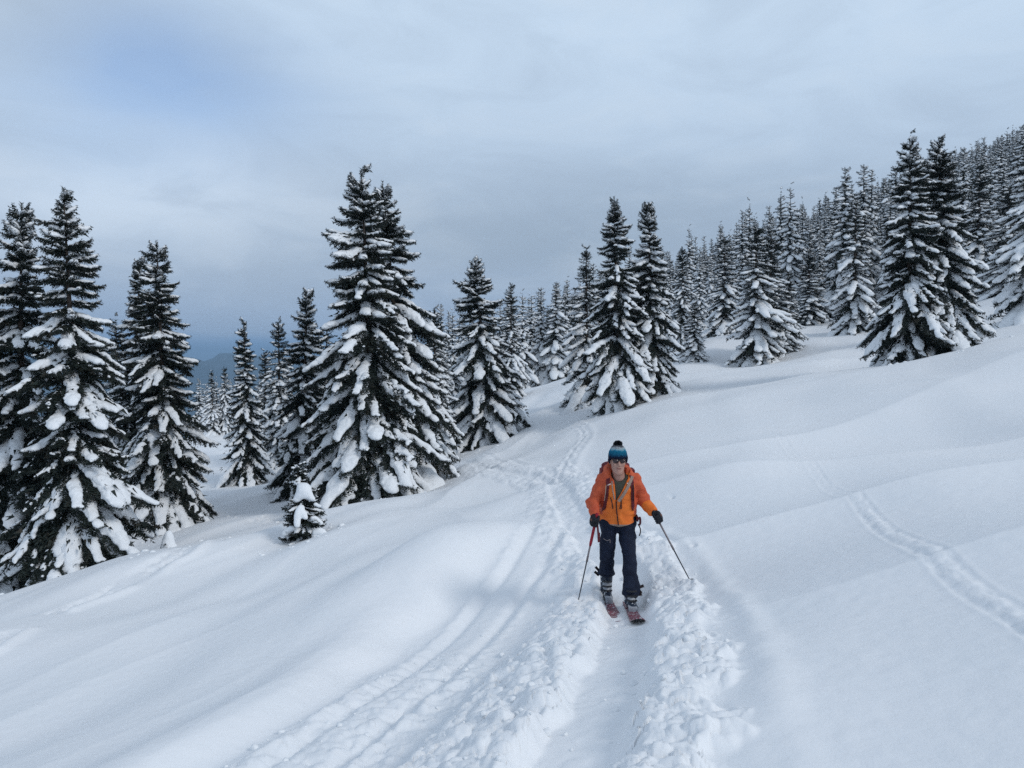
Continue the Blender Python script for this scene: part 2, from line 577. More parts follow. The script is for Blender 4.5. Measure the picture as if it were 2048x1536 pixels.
def ground(x, y, detail=True):
    x, y = np.atleast_1d(np.asarray(x, float)), np.atleast_1d(np.asarray(y, float))
    z = base_h(x, y)
    r = np.hypot(x, y)
    # wind-drifted terraces, long in one direction
    a, c = x * 0.30 + y * 0.955, x * 0.955 - y * 0.30
    c = c + 0.9 * perlin(a / 5, c / 4, 5)
    left = sstep(3.0, -3.0, x - 0.06 * y)
    n1 = perlin(a / 5.5 + 3.3, c / 2.3, 11)
    n2 = perlin(a / 6, c / 1.15 + 9, 12)
    n3 = perlin(a / 14, c / 5.0, 13)
    fadef = 1 - sstep(60, 160, r)
    z = z + fadef * ((0.06 + 0.16 * left) * n1 + (0.015 + 0.055 * left) * n2 + 0.22 * n3 * sstep(4, 14, r) + 0.5 * perlin(x / 17, y / 17, 14) * sstep(25, 60, r))
    rdg = np.clip(1 - np.abs(perlin(a / 9 + 1.7, c / 1.9 + 4, 17)), 0, 1) ** 2.2 - 0.45
    rdg2 = np.clip(1 - np.abs(perlin(a / 12 + 5.7, c / 3.4 + 2, 18)), 0, 1) ** 2.5 - 0.45
    z = z + fadef * (0.03 + 0.97 * left) * (0.045 * rdg + 0.12 * rdg2) * sstep(4.0, 8.0, r)
    # soft drift lip running across the right-hand slope
    z = z + fadef * 0.26 * (np.clip(1 - np.abs(perlin(a / 15 + 7, (y * 0.98 - x * 0.16) / 6.5, 15)), 0, 1) ** 2.5 - 0.4) * (1 - left) * sstep(4, 9, r)
    for mx0, my0, ra_, rb_, hh in MOUNDS:
        q = ((x - mx0) * 0.955 - (y - my0) * 0.30) ** 2 / rb_ ** 2 + ((x - mx0) * 0.30 + (y - my0) * 0.955) ** 2 / ra_ ** 2
        z = z + hh * np.exp(-q ** 1.4)
    if not detail:
        return z
    z = z + 0.003 * fbm(x * 6, y * 6, 21, 2) * (1 - sstep(10, 25, r))
    # --- broad trough of the older twin track on the left
    ii, lat, par = along(x, y, T_LEFT, 2.2)
    if len(ii):
        X, Y = x[ii], y[ii]
        near = 1 - sstep(0.55, 0.95, par)
        scal = 0.16 * perlin(par * 9, par * 0 + 0.5, 31)
        wl = -(0.62 + scal) * (0.6 + 0.4 * near)
        tro = sstep(wl - 0.34, wl + 0.05, lat) * (1 - sstep(0.5, 1.1, lat))
        dz = -0.13 * tro * near
        dz += 0.05 * np.exp(-((lat - wl + 0.45) / 0.28) ** 2) * near
        grv = np.exp(-((lat + 0.24) / 0.075) ** 2) + np.exp(-((lat - 0.22) / 0.075) ** 2)
        rim = np.exp(-((lat + 0.40) / 0.06) ** 2) + np.exp(-((lat - 0.37) / 0.06) ** 2)
        dz += (-0.055 * grv + 0.02 * rim * (1 + perlin(X * 6, Y * 6, 33))) * (1 - sstep(0.85, 1.0, par))
        rough = sstep(wl, wl + 0.2, lat) * (1 - sstep(0.55, 0.8, lat)) * (0.18 + 0.65 * (1 - sstep(0.22, 0.45, par)))
        dz += rough * 0.75 * lumps(X, Y, 35)
        z[ii] += dz
    # --- main ploughed trench
    for T, wL, wR, dep, hw, sd_ in ((T_MAIN, 0.78, 0.72, 0.075, 0.20, 41), (T_BRANCH, 0.75, 0.75, 0.015, 0.12, 51), (T_FAR, 0.15, 0.15, 0.015, 0.02, 61)):
        ii, lat, par = along(x, y, T, 1.9)
        if not len(ii):
            continue
        X, Y = x[ii], y[ii]
        lat = lat + 0.05 * perlin(X * 2.2, Y * 2.2, sd_ + 1)
        j = 0.16 * perlin(X * 2.4, Y * 2.4, sd_) + 0.06 * perlin(X * 8, Y * 8, sd_ + 2)
        if T is T_MAIN:
            wl = np.interp(par, [0, 0.25, 0.45, 1], [1.15, 1.0, 0.75, 0.6])
            depth = np.interp(par, [0, 0.55, 0.72, 1], [dep, dep, 0.035, 0.02])
            endf = 1.0
        else:
            wl = wL
            depth = dep
            endf = 1 - sstep(0.8, 1.0, par)
        tre = 1 - sstep(hw - 0.05, hw + 0.13, np.abs(lat + j * 0.25))
        bank = sstep(hw - 0.03, hw + 0.10, np.abs(lat + j * 0.25)) * np.where(lat < 0, 1 - sstep(wl - 0.2, wl + 0.1, -lat + j), 1 - sstep(wR - 0.12, wR + 0.08, lat + j))
        amp = np.interp(np.hypot(X, Y), [0, 8, 13, 30], [0.9, 0.9, 0.65, 0.45])
        dz = -depth * tre + bank * (0.015 + 1.35 * amp * lumps(X, Y, sd_ + 5))
        dz += tre * (0.008 * fbm(X * 7, Y * 7, sd_ + 8, 2) + np.where(par > 0.62, 0.5 * lumps(X, Y, sd_ + 6), 0))
        # outside edge: untouched snow stands a little higher
        dz += 0.035 * np.exp(-((lat - wR - 0.22) / 0.12) ** 2)
        z[ii] += dz * endf
    # --- ski track on the right
    ii, lat, par = along(x, y, T_RIGHT, 0.9)
    if len(ii):
        lat = lat * 1.85
        X, Y = x[ii], y[ii]
        w = 1 - sstep(0.82, 1.0, par)
        lo = 1 - sstep(0.34, 0.42, par)
        grv = np.exp(-((lat + 0.125) / 0.055) ** 2) + np.exp(-((lat - 0.125) / 0.055) ** 2)
        rim = np.exp(-((np.abs(lat) - 0.23) / 0.05) ** 2)
        wide = 1 - sstep(0.11, 0.2, np.abs(lat))
        z[ii] += w * (-0.015 * grv * (1 - 0.3 * lo) - 0.008 * wide * lo + 0.004 * rim * (1 + 0.8 * perlin(X * 5, Y * 5, 71)) + (0.26 * grv * (1 - lo) + 0.34 * wide * lo) * lumps(X, Y, 72))
    ii, lat, par = along(x, y, T_OLD, 0.9)
    if len(ii):
        X, Y = x[ii], y[ii]
        w = sstep(-0.05, 0.35, perlin(par * 6 + 0.3, par * 0 + 2.5, 81) + 0.25)
        strip = 1 - sstep(0.12, 0.30, np.abs(lat + 0.08 * perlin(X, Y, 82)))
        z[ii] += w * strip * (-0.12 + 1.3 * lumps(X, Y, 83)) + w * 0.06 * np.exp(-((lat - 0.36) / 0.1) ** 2)
    for hx, hy in HOLES:
        d2 = (x - hx) ** 2 + (y - hy) ** 2
        z = z - 0.09 * np.exp(-(d2 / 0.028 ** 2)) + 0.012 * np.exp(-((np.sqrt(d2) - 0.06) / 0.025) ** 2) - 0.02 * np.exp(-((x - hx) ** 2 / 0.05 ** 2 + (y - hy - 0.12) ** 2 / 0.14 ** 2))
    ii, lat, par = along(x, y, T_LOW, 0.5)
    if len(ii):
        z[ii] += -0.022 * np.exp(-(lat / 0.1) ** 2) * (1 - sstep(0.6, 1, par))
    return z


def gz(x, y):
    return float(ground(np.array([x]), np.array([y]))[0])


th = np.concatenate([np.radians(np.linspace(-180, -50, 44)[:-1]), np.radians(np.linspace(-50, -38, 40)[:-1]), np.radians(np.linspace(-38, 38, 760)), np.radians(np.linspace(38, 50, 40)[1:]), np.radians(np.linspace(50, 180, 44)[1:-1])])
rr = np.concatenate([np.geomspace(0.7, 2.2, 20)[:-1], np.geomspace(2.2, 34, 640)[:-1], np.geomspace(34, 200, 150)[:-1], np.geomspace(200, 9000, 46)])
R_, TH = np.meshgrid(rr, th, indexing='ij')
gx, gy = (R_ * np.sin(TH)).ravel(), (R_ * np.cos(TH)).ravel()
gzv = ground(gx, gy)
nr, nt = len(rr), len(th)
i0 = (np.arange(nr - 1)[:, None] * nt + np.arange(nt)[None])
i1 = (np.arange(nr - 1)[:, None] * nt + (np.arange(nt)[None] + 1) % nt)
Q = np.stack([i0, i1, i1 + nt, i0 + nt], -1).reshape(-1, 4)[:, ::-1]
Vg = np.c_[gx, gy, gzv]
cen = len(Vg)
Vg = np.vstack([Vg, [0, 0, gz(0.01, 0.01)]])
fan = np.stack([np.full(nt, cen), (np.arange(nt) + 1) % nt, np.arange(nt)], 1)
link('snow_ground', mesh_np('snow_ground', Vg, [Q, fan], M_snow), kind='structure')

# ------------------------------------------------------------------ far mountains across the valley


def b_mtn(gg, b):
    t = gg.n('ShaderNodeTexCoord')
    n = gg.n('ShaderNodeTexNoise', i_Vector=t.outputs['Object'], i_Scale=0.0035, i_Detail=6.0, i_Roughness=0.65)
    lk(gg, gg.ramp(n.outputs[0], [(0.45, (0.022, 0.03, 0.03)), (0.62, (0.05, 0.055, 0.06)), (0.72, (0.5, 0.53, 0.56))]), b.inputs['Base Color'])


M_mtn = new_mat('far_mountain', (0.05, 0.06, 0.06), 0.9, 0.1, b_mtn)
ta = np.radians(np.linspace(-75, 40, 260))
ra = np.linspace(4200, 8200, 40)
RA, TA = np.meshgrid(ra, ta, indexing='ij')
mx, my = RA * np.sin(TA), RA * np.cos(TA)
rid = np.exp(-((RA - 6200) / 1100) ** 2)
mz = -480 + rid * (430 + 130 * fbm(mx / 1500, my / 1500, 91, 5, 0.55)) + 60 * fbm(mx / 500, my / 500, 95, 3)
na, nb = mx.shape
k = np.arange(na - 1)[:, None] * nb + np.arange(nb - 1)[None]
Qm = np.stack([k, k + nb, k + nb + 1, k + 1], -1).reshape(-1, 4)
link('mountains', mesh_np('mountains', np.c_[mx.ravel(), my.ravel(), mz.ravel()], [Qm], M_mtn), kind='structure')

# ------------------------------------------------------------------ air: thin blue haze over the valley
hz = bpy.data.materials.new('haze_air')
hz.use_nodes = True
hz.node_tree.nodes.clear()
gh = NG(hz.node_tree)
pvn = gh.n('ShaderNodeVolumePrincipled', i_Density=HAZE)
pvn.inputs['Color'].default_value = (0.52, 0.76, 1.0, 1)
pvn.inputs['Anisotropy'].default_value = 0.2
oh = gh.n('ShaderNodeOutputMaterial')
gh.t.links.new(pvn.outputs[0], oh.inputs['Volume'])
bzl, bzh = min(float(Vg[:, 2].min()), float(mz.min())) - 1.0, max(float(Vg[:, 2].max()) + 16.0, float(mz.max()) + 5.0)
bx_ = np.array([(a, b, c) for a in (-9300, 9300) for b in (-9300, 9300) for c in (bzl, bzh)], float)
link('haze', mesh_np('haze', bx_, [np.array([(0, 1, 3, 2), (4, 6, 7, 5), (0, 4, 5, 1), (2, 3, 7, 6), (0, 2, 6, 4), (1, 5, 7, 3)])], hz, False), kind='stuff')

# ------------------------------------------------------------------ spruce boughs
rng = np.random.default_rng(7)


def nrm(v):
    return v / np.maximum(np.linalg.norm(v, axis=-1, keepdims=True), 1e-9)


def bough(L, seed, blade, step, twig_gap, snow_amt, snow_h, droop=0.22, tipup=0.10, cross=1.0, fat=1.0):
    """one snow-laden spruce bough along +X; returns (needle verts, tris), (snow verts, quads)"""
    r = np.random.default_rng(seed)
    sway = r.uniform(-0.12, 0.12)

    def ax(s):
        s = np.asarray(s, float)
        return np.stack([L * s * (1 - 0.06 * s), L * sway * s * s, L * (-droop * s ** 1.8 + tipup * s ** 5)], -1)
    tv = []

    def needles(p0, d, ln, sag, cnt3=3):
        t = np.arange(0.02, ln, step)
        if not len(t):
            t = np.array([ln * 0.5])
        p = p0 + d * t[:, None]
        p[:, 2] -= sag * t * t / max(ln, 1e-6)
        side = np.cross(d, [0, 0, 1.0])
        side = side / (np.linalg.norm(side) + 1e-9)
        up = np.cross(side, d)
        for q in range(cnt3):
            ang = [0.15, math.pi - 0.15, -math.pi / 2][q % 3] + r.normal(0, 0.35, len(t))
            lat = side * np.cos(ang)[:, None] + up * np.sin(ang)[:, None]
            bd = nrm(d * r.uniform(0.35, 0.85, (len(t), 1)) + lat * 0.9 + r.normal(0, 0.12, (len(t), 3)))
            bl = blade * r.uniform(0.65, 1.25, (len(t), 1)) * (1 - 0.35 * (t / ln)[:, None])
            w = bl * 0.24
            base = p + r.normal(0, step * 0.3, (len(t), 3))
            tv.append(np.stack([base - d * w, base + d * w, base + bd * bl], 1))
    twigs = []
    s = 0.07
    sd_ = 1
    while s < 0.97:
        p = ax(s)
        tan = nrm(ax(min(s + 0.02, 1)) - ax(s))
        prof = (1 - s) ** 0.75 * min(1.0, (s + 0.12) / 0.35)
        ln = L * (0.27 * prof + 0.045) * r.uniform(0.75, 1.25) * cross
        sdv = np.array([-tan[1], tan[0], 0]) * sd_
        an = math.radians(r.uniform(38, 58))
        d = nrm(tan * math.cos(an) + sdv * math.sin(an) + np.array([0, 0, r.uniform(-0.28, 0.02)]))
        sag = r.uniform(0.15, 0.5)
        needles(p, d, ln, sag)
        twigs.append((p, d, ln, sag))
        # secondary sprays
        if ln > 5 * step:
            for f in (0.4, 0.7):
                q = p + d * ln * f
                q[2] -= sag * (ln * f) ** 2 / ln
                needles(q, nrm(d * 0.75 + tan * 0.5 * r.uniform(0.4, 1) - sdv * 0.2 + np.array([0, 0, -0.25])), ln * 0.38, 0.2)
        # hanging twiglets below the bough
        if r.random() < 0.9:
            needles(p + np.array([0, 0, -0.01]), nrm(np.array([0.25 * tan[0], 0.3 * sd_ * r.random(), -1.0])), L * 0.15 * r.uniform(0.5, 1.4) * min(1, 1.3 - s), 0.0)
        s += twig_gap * r.uniform(0.7, 1.3)
        sd_ = -sd_
    for a in np.arange(0.0, 0.99, 0.06):       # along the axis itself
        p = ax(a)
        d = nrm(ax(a + 0.06) - p)
        needles(p, d, L * 0.065, 0.0)
    T = np.concatenate(tv)
    nv = T.reshape(-1, 3)
    ntri = np.arange(len(nv)).reshape(-1, 3)
    # ---- snow riding on the bough
    blobs = []
    if snow_amt > 0:
        ph = r.uniform(0, 10)
        for a in np.arange(0.14, 0.93, 0.028):
            w = 0.5 + 0.5 * math.sin(a * 9 + ph) + r.normal(0, 0.25)
            if w + snow_amt < 0.62:
                continue
            p = ax(a)
            if w < 0.2 and r.random() < 0.5:
                continue
            rad = L * (0.040 + 0.022 * w) * fat * snow_amt ** 0.4 * (0.7 + 0.55 * math.sin(math.pi * min(1, a * 1.02))) * r.uniform(0.6, 1.3)
            blobs.append((*(p + np.array([0, r.normal(0, 0.018 * L), rad * 0.35])), rad))
        for p, d, ln, sag in twigs:
            if r.random() > 0.38 + 0.35 * snow_amt:
                continue
            mx_ = r.uniform(0.25, 0.75)
            for f in np.arange(0.1, mx_, 0.13):
                q = p + d * ln * f
                q[2] -= sag * (ln * f) ** 2 / ln
                rad = L * 0.036 * fat * r.uniform(0.7, 1.2) * (1 - 0.4 * f)
                blobs.append((*(q + np.array([0, 0, rad * 0.2])), rad))
        for p, d, ln, sag in twigs:             # specks caught in the needles
            if r.random() < 0.42:
                f = r.uniform(0.3, 0.95)
                q = p + d * ln * f
                q[2] -= sag * (ln * f) ** 2 / ln
                rad = max(L * 0.013, snow_h * L * 0.95) * r.uniform(0.9, 1.5)
                blobs.append((*(q + np.array([0, 0, rad * 0.3])), rad))
    if len(blobs) < 3:
        return (nv, ntri), None
    B = np.array(blobs)
    lo = (B[:, :3] - 2.0 * B[:, 3:]).min(0)
    hi = (B[:, :3] + 2.0 * B[:, 3:]).max(0)
    G = grid3(lo, hi, snow_h * L)
    F = np.zeros(G.shape[:3])
    for bx, by, bz, rad in B:
        F += np.exp(-(((G[..., 0] - bx) ** 2 + (G[..., 1] - by) ** 2) + ((G[..., 2] - bz) / 0.60) ** 2) / (rad * rad))
    F += (0.45 * noise3(G / (0.05 * L), seed) + 0.5 * noise3(G / (0.026 * L), seed + 1)) * (F > 0.05)
    sv, sq = surface_nets(0.62 - F, lo, snow_h * L)
    if len(sq) < 8:
        return (nv, ntri), None
    return (nv, ntri), (sv, sq)


# classes of bough by native length
LONG = [bough(2.2, 100 + i, 0.115, 0.048, 0.030, [1.1, 0.95, 0.75, 1.0, 0.5, 0.85, 0.3, 1.2, 0.8][i], 0.0165, droop=[0.20, 0.3, 0.24, 0.16, 0.28, 0.34, 0.2, 0.26, 0.3][i], fat=[0.86, 1.04, 0.74, 0.92, 0.8, 0.96, 0.8, 1.1, 0.7][i]) for i in range(9)]
MID = [bough(1.1, 200 + i, 0.085, 0.036, 0.042, [1.0, 0.8, 0.55, 0.9, 0.4, 0.85, 1.1][i], 0.024, droop=[0.12, 0.2, 0.1, 0.16, 0.08, 0.22, 0.18][i], tipup=0.16, cross=1.25, fat=[1.05, 1.25, 0.9, 1.1, 0.9, 1.0, 1.35][i]) for i in range(7)]
SHORT = [bough(0.45, 300 + i, 0.075, 0.036, 0.085, [0.3, 0.9, 0.0, 0.7, 1.0, 0.3][i], 0.055, droop=0.02, tipup=0.12, cross=1.5, fat=1.7) for i in range(6)]
HUGE = [bough(3.2, 800 + i, 0.125, 0.055, 0.026, [1.0, 0.8, 0.9, 0.6, 1.1, 0.4][i], 0.0125, droop=[0.24, 0.3, 0.2, 0.34, 0.27, 0.22][i], cross=0.85, fat=[0.80, 0.64, 0.88, 0.72, 0.74, 0.8][i]) for i in range(6)]
NEAR_SETS = {}
for nm, S in (('huge', HUGE), ('long', LONG), ('mid', MID), ('short', SHORT)):
    NEAR_SETS[nm] = [(mesh_np('bough_' + nm, f[0], [f[1]], M_needle, False), mesh_np('bough_snow_' + nm, s[0], [s[1]], M_tsnow, True) if s is not None else None) for f, s in S]
LIGHT_SETS = {}
for nm, nat_, sd0 in (('huge', 3.2, 860), ('long', 2.2, 870), ('mid', 1.1, 880), ('short', 0.45, 890)):
    S = [bough(nat_, sd0 + i, 0.12 if nat_ > 2 else 0.085 if nat_ > 1 else 0.075, {'huge': 0.055, 'long': 0.048, 'mid': 0.036, 'short': 0.036}[nm], {'huge': 0.026, 'long': 0.03, 'mid': 0.042, 'short': 0.085}[nm],
               [0.12, 0.2, 0.05, 0.3][i], {'huge': 0.0125, 'long': 0.0165, 'mid': 0.024, 'short': 0.055}[nm], droop=0.22 + 0.05 * i if nat_ > 2 else 0.1, fat=0.7 if nat_ > 2 else 0.9, cross={'huge': 0.85, 'long': 1.0, 'mid': 1.25, 'short': 1.5}[nm]) for i in range(4)]
    LIGHT_SETS[nm] = [(mesh_np('bough_light_' + nm, f[0], [f[1]], M_needle, False), mesh_np('bough_dusting_' + nm, s_[0], [s_[1]], M_tsnow, True) if s_ is not None else None) for f, s_ in S]
# light versions for the trees further off
LO_L = [bough(2.0, 400 + i, 0.18, 0.12, 0.06, [1.0, 0.9, 0.7, 1.0, 0.5][i], 0.032, droop=0.26, fat=1.1) for i in range(5)]
LO_M = [bough(1.0, 450 + i, 0.14, 0.10, 0.085, [0.9, 0.6, 0.3, 1.0][i], 0.045, droop=0.16, tipup=0.14, cross=1.2, fat=1.3) for i in range(4)]
LO_S = [bough(0.45, 480 + i, 0.12, 0.09, 0.16, [0.7, 0.0, 0.0][i], 0.10, droop=0.03, tipup=0.12, cross=1.5, fat=1.7) for i in range(3)]
XL_L = [bough(2.0, 500 + i, 0.28, 0.2, 0.10, [1.1, 1.0, 0.9][i], 0.05, droop=0.28, fat=1.4) for i in range(3)]
XL_M = [bough(1.0, 520 + i, 0.22, 0.16, 0.15, [1.0, 0.85, 0.5, 0.9][i], 0.075, droop=0.2, tipup=0.12, cross=1.3, fat=1.75) for i in range(4)]
NATIVE = {'huge': 3.2, 'long': 2.2, 'mid': 1.1, 'short': 0.45}


def bough_plan(H, R, seed, base_h_=0.02, gap=0.028, per=(6, 7), narrow=0.0, spread=1.0):
    """heights, azimuths, lengths and pitches of all boughs of a spruce"""
    r = np.random.default_rng(seed)
    h = H * base_h_
    plan = []
    az0 = r.uniform(0, 6.28)
    ph2 = r.uniform(0, 6.28)
    bulge = r.uniform(0, 6.28)
    while h < H * 0.985:
        t = h / H
        prof = 0.10 + 0.90 * (1 - t) ** (0.76 + narrow)
        prof *= 0.88 + 0.12 * math.sin(t * 23 + bulge)
        if t < 0.10:
            prof *= 0.82 + 1.8 * t
        n = r.integers(per[0], per[1] + 1)
        if t > 0.9:
            n = max(4, n - 1)
        az0 += r.uniform(0.3, 0.9)
        for q in range(n):
            a = az0 + 6.283 * q / n + r.normal(0, 0.16)
            pit = np.interp(t, [0, 0.12, 0.4, 0.7, 0.88, 1.0], [-42, -38, -26, -12, 10, 42]) * spread + r.normal(0, 7)
            asym = 1 + 0.13 * math.sin(a + ph2) + 0.10 * math.sin(2 * a + 9 * t + ph2)
            ln = max(0.2, R * prof * asym * (r.uniform(0.74, 1.08) if r.random() > 0.08 else r.uniform(1.08, 1.24)) / max(0.62, math.cos(math.radians(pit - 14))))
            plan.append((h + r.normal(0, 0.02 * H * gap / 0.028), a, ln, math.radians(pit), r.random(), r.random()))
        h += H * gap * r.uniform(0.8, 1.2) * (0.5 + 0.5 * min(1, (1 - t) * 3))
    return plan


def lean_xy(h, H, lean):
    return lean[0] * (h / H) ** 1.2, lean[1] * (h / H) ** 1.2


def trunk_mesh(H, r0, lean, name='trunk'):
    hs = np.r_[-0.6, 0, np.linspace(0.06, 1, 9) * H]
    V, F = [], []
    for i, h in enumerate(hs):
        hh = max(h, 0)
        rr_ = r0 * (1 - hh / H) ** 1.1 + 0.008
        lx, ly = lean_xy(hh, H, lean)
        for k_ in range(8):
            a = k_ * math.pi / 4
            V.append((lx + rr_ * math.cos(a), ly + rr_ * math.sin(a), h))
    for i in range(len(hs) - 1):
        for k_ in range(8):
            k2 = (k_ + 1) % 8
            F.append((i * 8 + k_, i * 8 + k2, i * 8 + 8 + k2, i * 8 + 8 + k_))
    return mesh_np(name, np.array(V), [np.array(F)], M_bark)


def mat_bough(h, a, ln, pit, H, lean, native, flat=1.0):
    lx, ly = lean_xy(max(h, 0), H, lean)
    return Matrix.Translation((lx, ly, h)) @ Matrix.Rotation(a, 4, 'Z') @ Matrix.Rotation(-pit, 4, 'Y') @ Matrix.Scale(ln / native, 4)


def pick(sets, ln):
    return 'huge' if ln > 2.5 else 'long' if ln > 1.35 else ('mid' if ln > 0.6 else 'short')


def crown_core(plan, H, R, lean, seed):
    """dark inner twigs and the bare shoots of the leader: what is seen between the boughs"""
    r = np.random.default_rng(seed)
    T = []
    for h, a, ln, pit, u, v in plan:
        if h < 0.05 * H:
            continue
        for q in range(20):
            f = r.uniform(0.05, 0.5 if h < 0.3 * H else 0.68)
            lx, ly = lean_xy(max(h, 0), H, lean)
            aa = a + r.normal(0, 0.4)
            p = np.array([lx + math.cos(aa) * ln * f, ly + math.sin(aa) * ln * f, h + math.sin(pit) * ln * f - 0.2 * ln * f ** 1.8 - 0.06 * r.random()])
            d = nrm(np.array([math.cos(aa), math.sin(aa), r.uniform(-1.2, 0.1)]))
            sz = min(0.16, 0.09 * ln + 0.05) * r.uniform(0.7, 1.4)
            w = nrm(np.cross(d, r.normal(0, 1, 3))) * sz * 0.2
            T.append([p - w, p + w, p + d * sz])
    for h in np.arange(0.90 * H, H * 1.012, 0.03):      # leader
        lx, ly = lean_xy(h, H, lean)
        for q in range(4):
            a = r.uniform(0, 6.28)
            p = np.array([lx, ly, h])
            d = nrm(np.array([math.cos(a), math.sin(a), 0.9]))
            w = np.array([0, 0, 0.014])
            T.append([p - w, p + w, p + d * r.uniform(0.06, 0.11)])
    V = np.array(T).reshape(-1, 3)
    return mesh_np('crown', V, [np.arange(len(V)).reshape(-1, 3)], M_needle, False)


def near_tree(label, x, y, H, R, seed, lean=(0, 0), group=None, bare=0.0, sink=0.25, cat='spruce', fine=False, **kw):
    z = gz(x, y) - sink
    root = link('spruce_tree', None, mat=Matrix.Translation((x, y, z)), label=label, cat=cat, group=group)
    link('trunk', trunk_mesh(H, 0.018 * H + 0.02, lean), root)
    plan = bough_plan(H, R, seed, **kw)
    if len(plan) > 296:
        plan = [plan[i] for i in sorted(np.random.default_rng(seed).choice(len(plan), 296, replace=False))]
    link('crown', crown_core(plan, H, R, lean, seed), root)
    for h, a, ln, pit, u, v in plan:
        cls = 'mid' if fine and ln > 0.25 else pick(None, ln)
        S = NEAR_SETS[cls]
        if v < bare:
            S = LIGHT_SETS[cls]
        fm, sm = S[int(u * len(S)) % len(S)]
        b = link('bough', fm, root, mat_bough(h, a, ln, pit, H, lean, NATIVE[cls]))
        if sm is not None:
            link('snow_load', sm, b, kind='stuff')
    return root


def joined_tree(H, R, seed, lod, lean=(0, 0), **kw):
    """needles and snow of a whole spruce as two arrays"""
    plan = bough_plan(H, R, seed, **kw)
    NV, SV, SQ = [], [], []
    so = 0
    for h, a, ln, pit, u, v in plan:
        if lod == 'mid':
            S, nat = (LO_L, 2.0) if ln > 1.2 else ((LO_M, 1.0) if ln > 0.55 else (LO_S, 0.45))
        else:
            S, nat = (XL_L, 2.0) if ln > 1.0 else (XL_M, 1.0)
        f, s = S[int(u * len(S)) % len(S)]
        m = np.array(mat_bough(h, a, ln, pit, H, lean, nat))
        NV.append(f[0] @ m[:3, :3].T + m[:3, 3])
        if s is not None and v > 0.05:
            SV.append(s[0] @ m[:3, :3].T + m[:3, 3])
            SQ.append(s[1] + so)
            so += len(s[0])
    r = np.random.default_rng(seed)
    T = []
    for q in range(3):                       # stem of the leader
        a = q * 2.1
        l0, l1 = lean_xy(0.55 * H, H, lean), lean_xy(H, H, lean)
        w = np.array([math.cos(a), math.sin(a), 0]) * 0.07
        T.append([np.array([*l0, 0.55 * H]) - w, np.array([*l0, 0.55 * H]) + w, np.array([*l1, H * 1.015])])
    for h in np.arange(0.93 * H, H * 1.0, 0.06):
        for q in range(3):
            a = r.uniform(0, 6.28)
            p = np.array([*lean_xy(h, H, lean), h])
            d = nrm(np.array([math.cos(a), math.sin(a), 0.9]))
            T.append([p - [0, 0, .02], p + [0, 0, .02], p + d * 0.11])
    NV.append(np.array(T).reshape(-1, 3))
    NV = np.concatenate(NV)
    return NV, np.arange(len(NV)).reshape(-1, 3), np.concatenate(SV), np.concatenate(SQ)


def place(pxt, pyt, pxb, pyb, y, rpx):
    """trunk foot (x, y), height and crown radius of a tree from where it is seen and how far off it stands"""
    b, t = at(pxb, pyb, y), at(pxt, pyt, y)
    return b[0], y, t[2], rpx / FPX * y, t[0] - b[0]


def near_from(label, pxt, pyt, pxb, pyb, y, rpx, seed, **kw):
    x, y, ztop, R, lx = place(pxt, pyt, pxb, pyb, y, rpx)
    R *= 1.12
    sink = kw.pop('sink', 0.25)
    H = ztop - (gz(x, y) - sink)
    return near_tree(label, x, y, H, R, seed, lean=(lx, 0), sink=sink, **kw)


near_from('dark spruce at the left edge with a narrow top, beside its taller twin', 43, 415, 40, 1110, 19.5, 165, 11, bare=0.34)
near_from('tallest dark spruce of the left pair, its drooping boughs reaching the foreground snow edge', 127, 386, 165, 1160, 18.0, 165, 12, bare=0.28)
near_from('snow laden spruce right of the tall left pair with white clump at its foot', 313, 488, 335, 1060, 25.5, 125, 13, bare=0.22)
near_from('thin second spruce top peeping out behind the left side of the lone left spruce', 280, 522, 262, 1040, 28, 95, 14, bare=0.3)
near_from('largest spruce in the middle with long thick white snow strips on drooping boughs', 722, 346, 752, 1012, 24.0, 178, 15, bare=0.0, per=(6, 7))
near_from('slender spruce whose tip stands close behind the right side of the largest spruce', 765, 370, 815, 985, 26.3, 150, 16, bare=0.05)
near_from('snowy spruce just behind and left of the largest middle spruce', 614, 588, 604, 978, 30, 92, 17)
near_from('slim spruce with bushy snow clumps standing alone right of the left spruces', 487, 645, 500, 956, 38, 55, 18)
near_from('conical spruce with snow striped boughs between the largest spruce and the skier trail', 950, 518, 978, 888, 37, 108, 19, per=(6, 7))
near_from('taller left spruce of the pair behind the skier, laden with snow', 1228, 399, 1238, 828, 34, 90, 20, per=(6, 7))
near_from('right spruce of the pair behind the skier with rounded snowy right side', 1297, 410, 1302, 806, 35, 84, 21)
near_from('left spruce of the big pair on the right slope with large snow clumps', 1820, 282, 1818, 735, 29, 104, 22)
near_from('right spruce of the big pair on the right slope, bare shoot on its tip', 1878, 280, 1885, 715, 29.6, 116, 23)

# little tree in front of the largest spruce
x, y, ztop, R, lx = place(597, 935, 612, 1096, 16.0, 66)
lt = near_tree('small young spruce with a round snow cap in front of the largest spruce', x, y, ztop - gz(x, y) + 0.1, R, 31, lean=(lx, 0), bare=0.25, sink=0.1, gap=0.062, per=(6, 7), spread=0.3, fine=True)
lt.name = 'young_spruce'


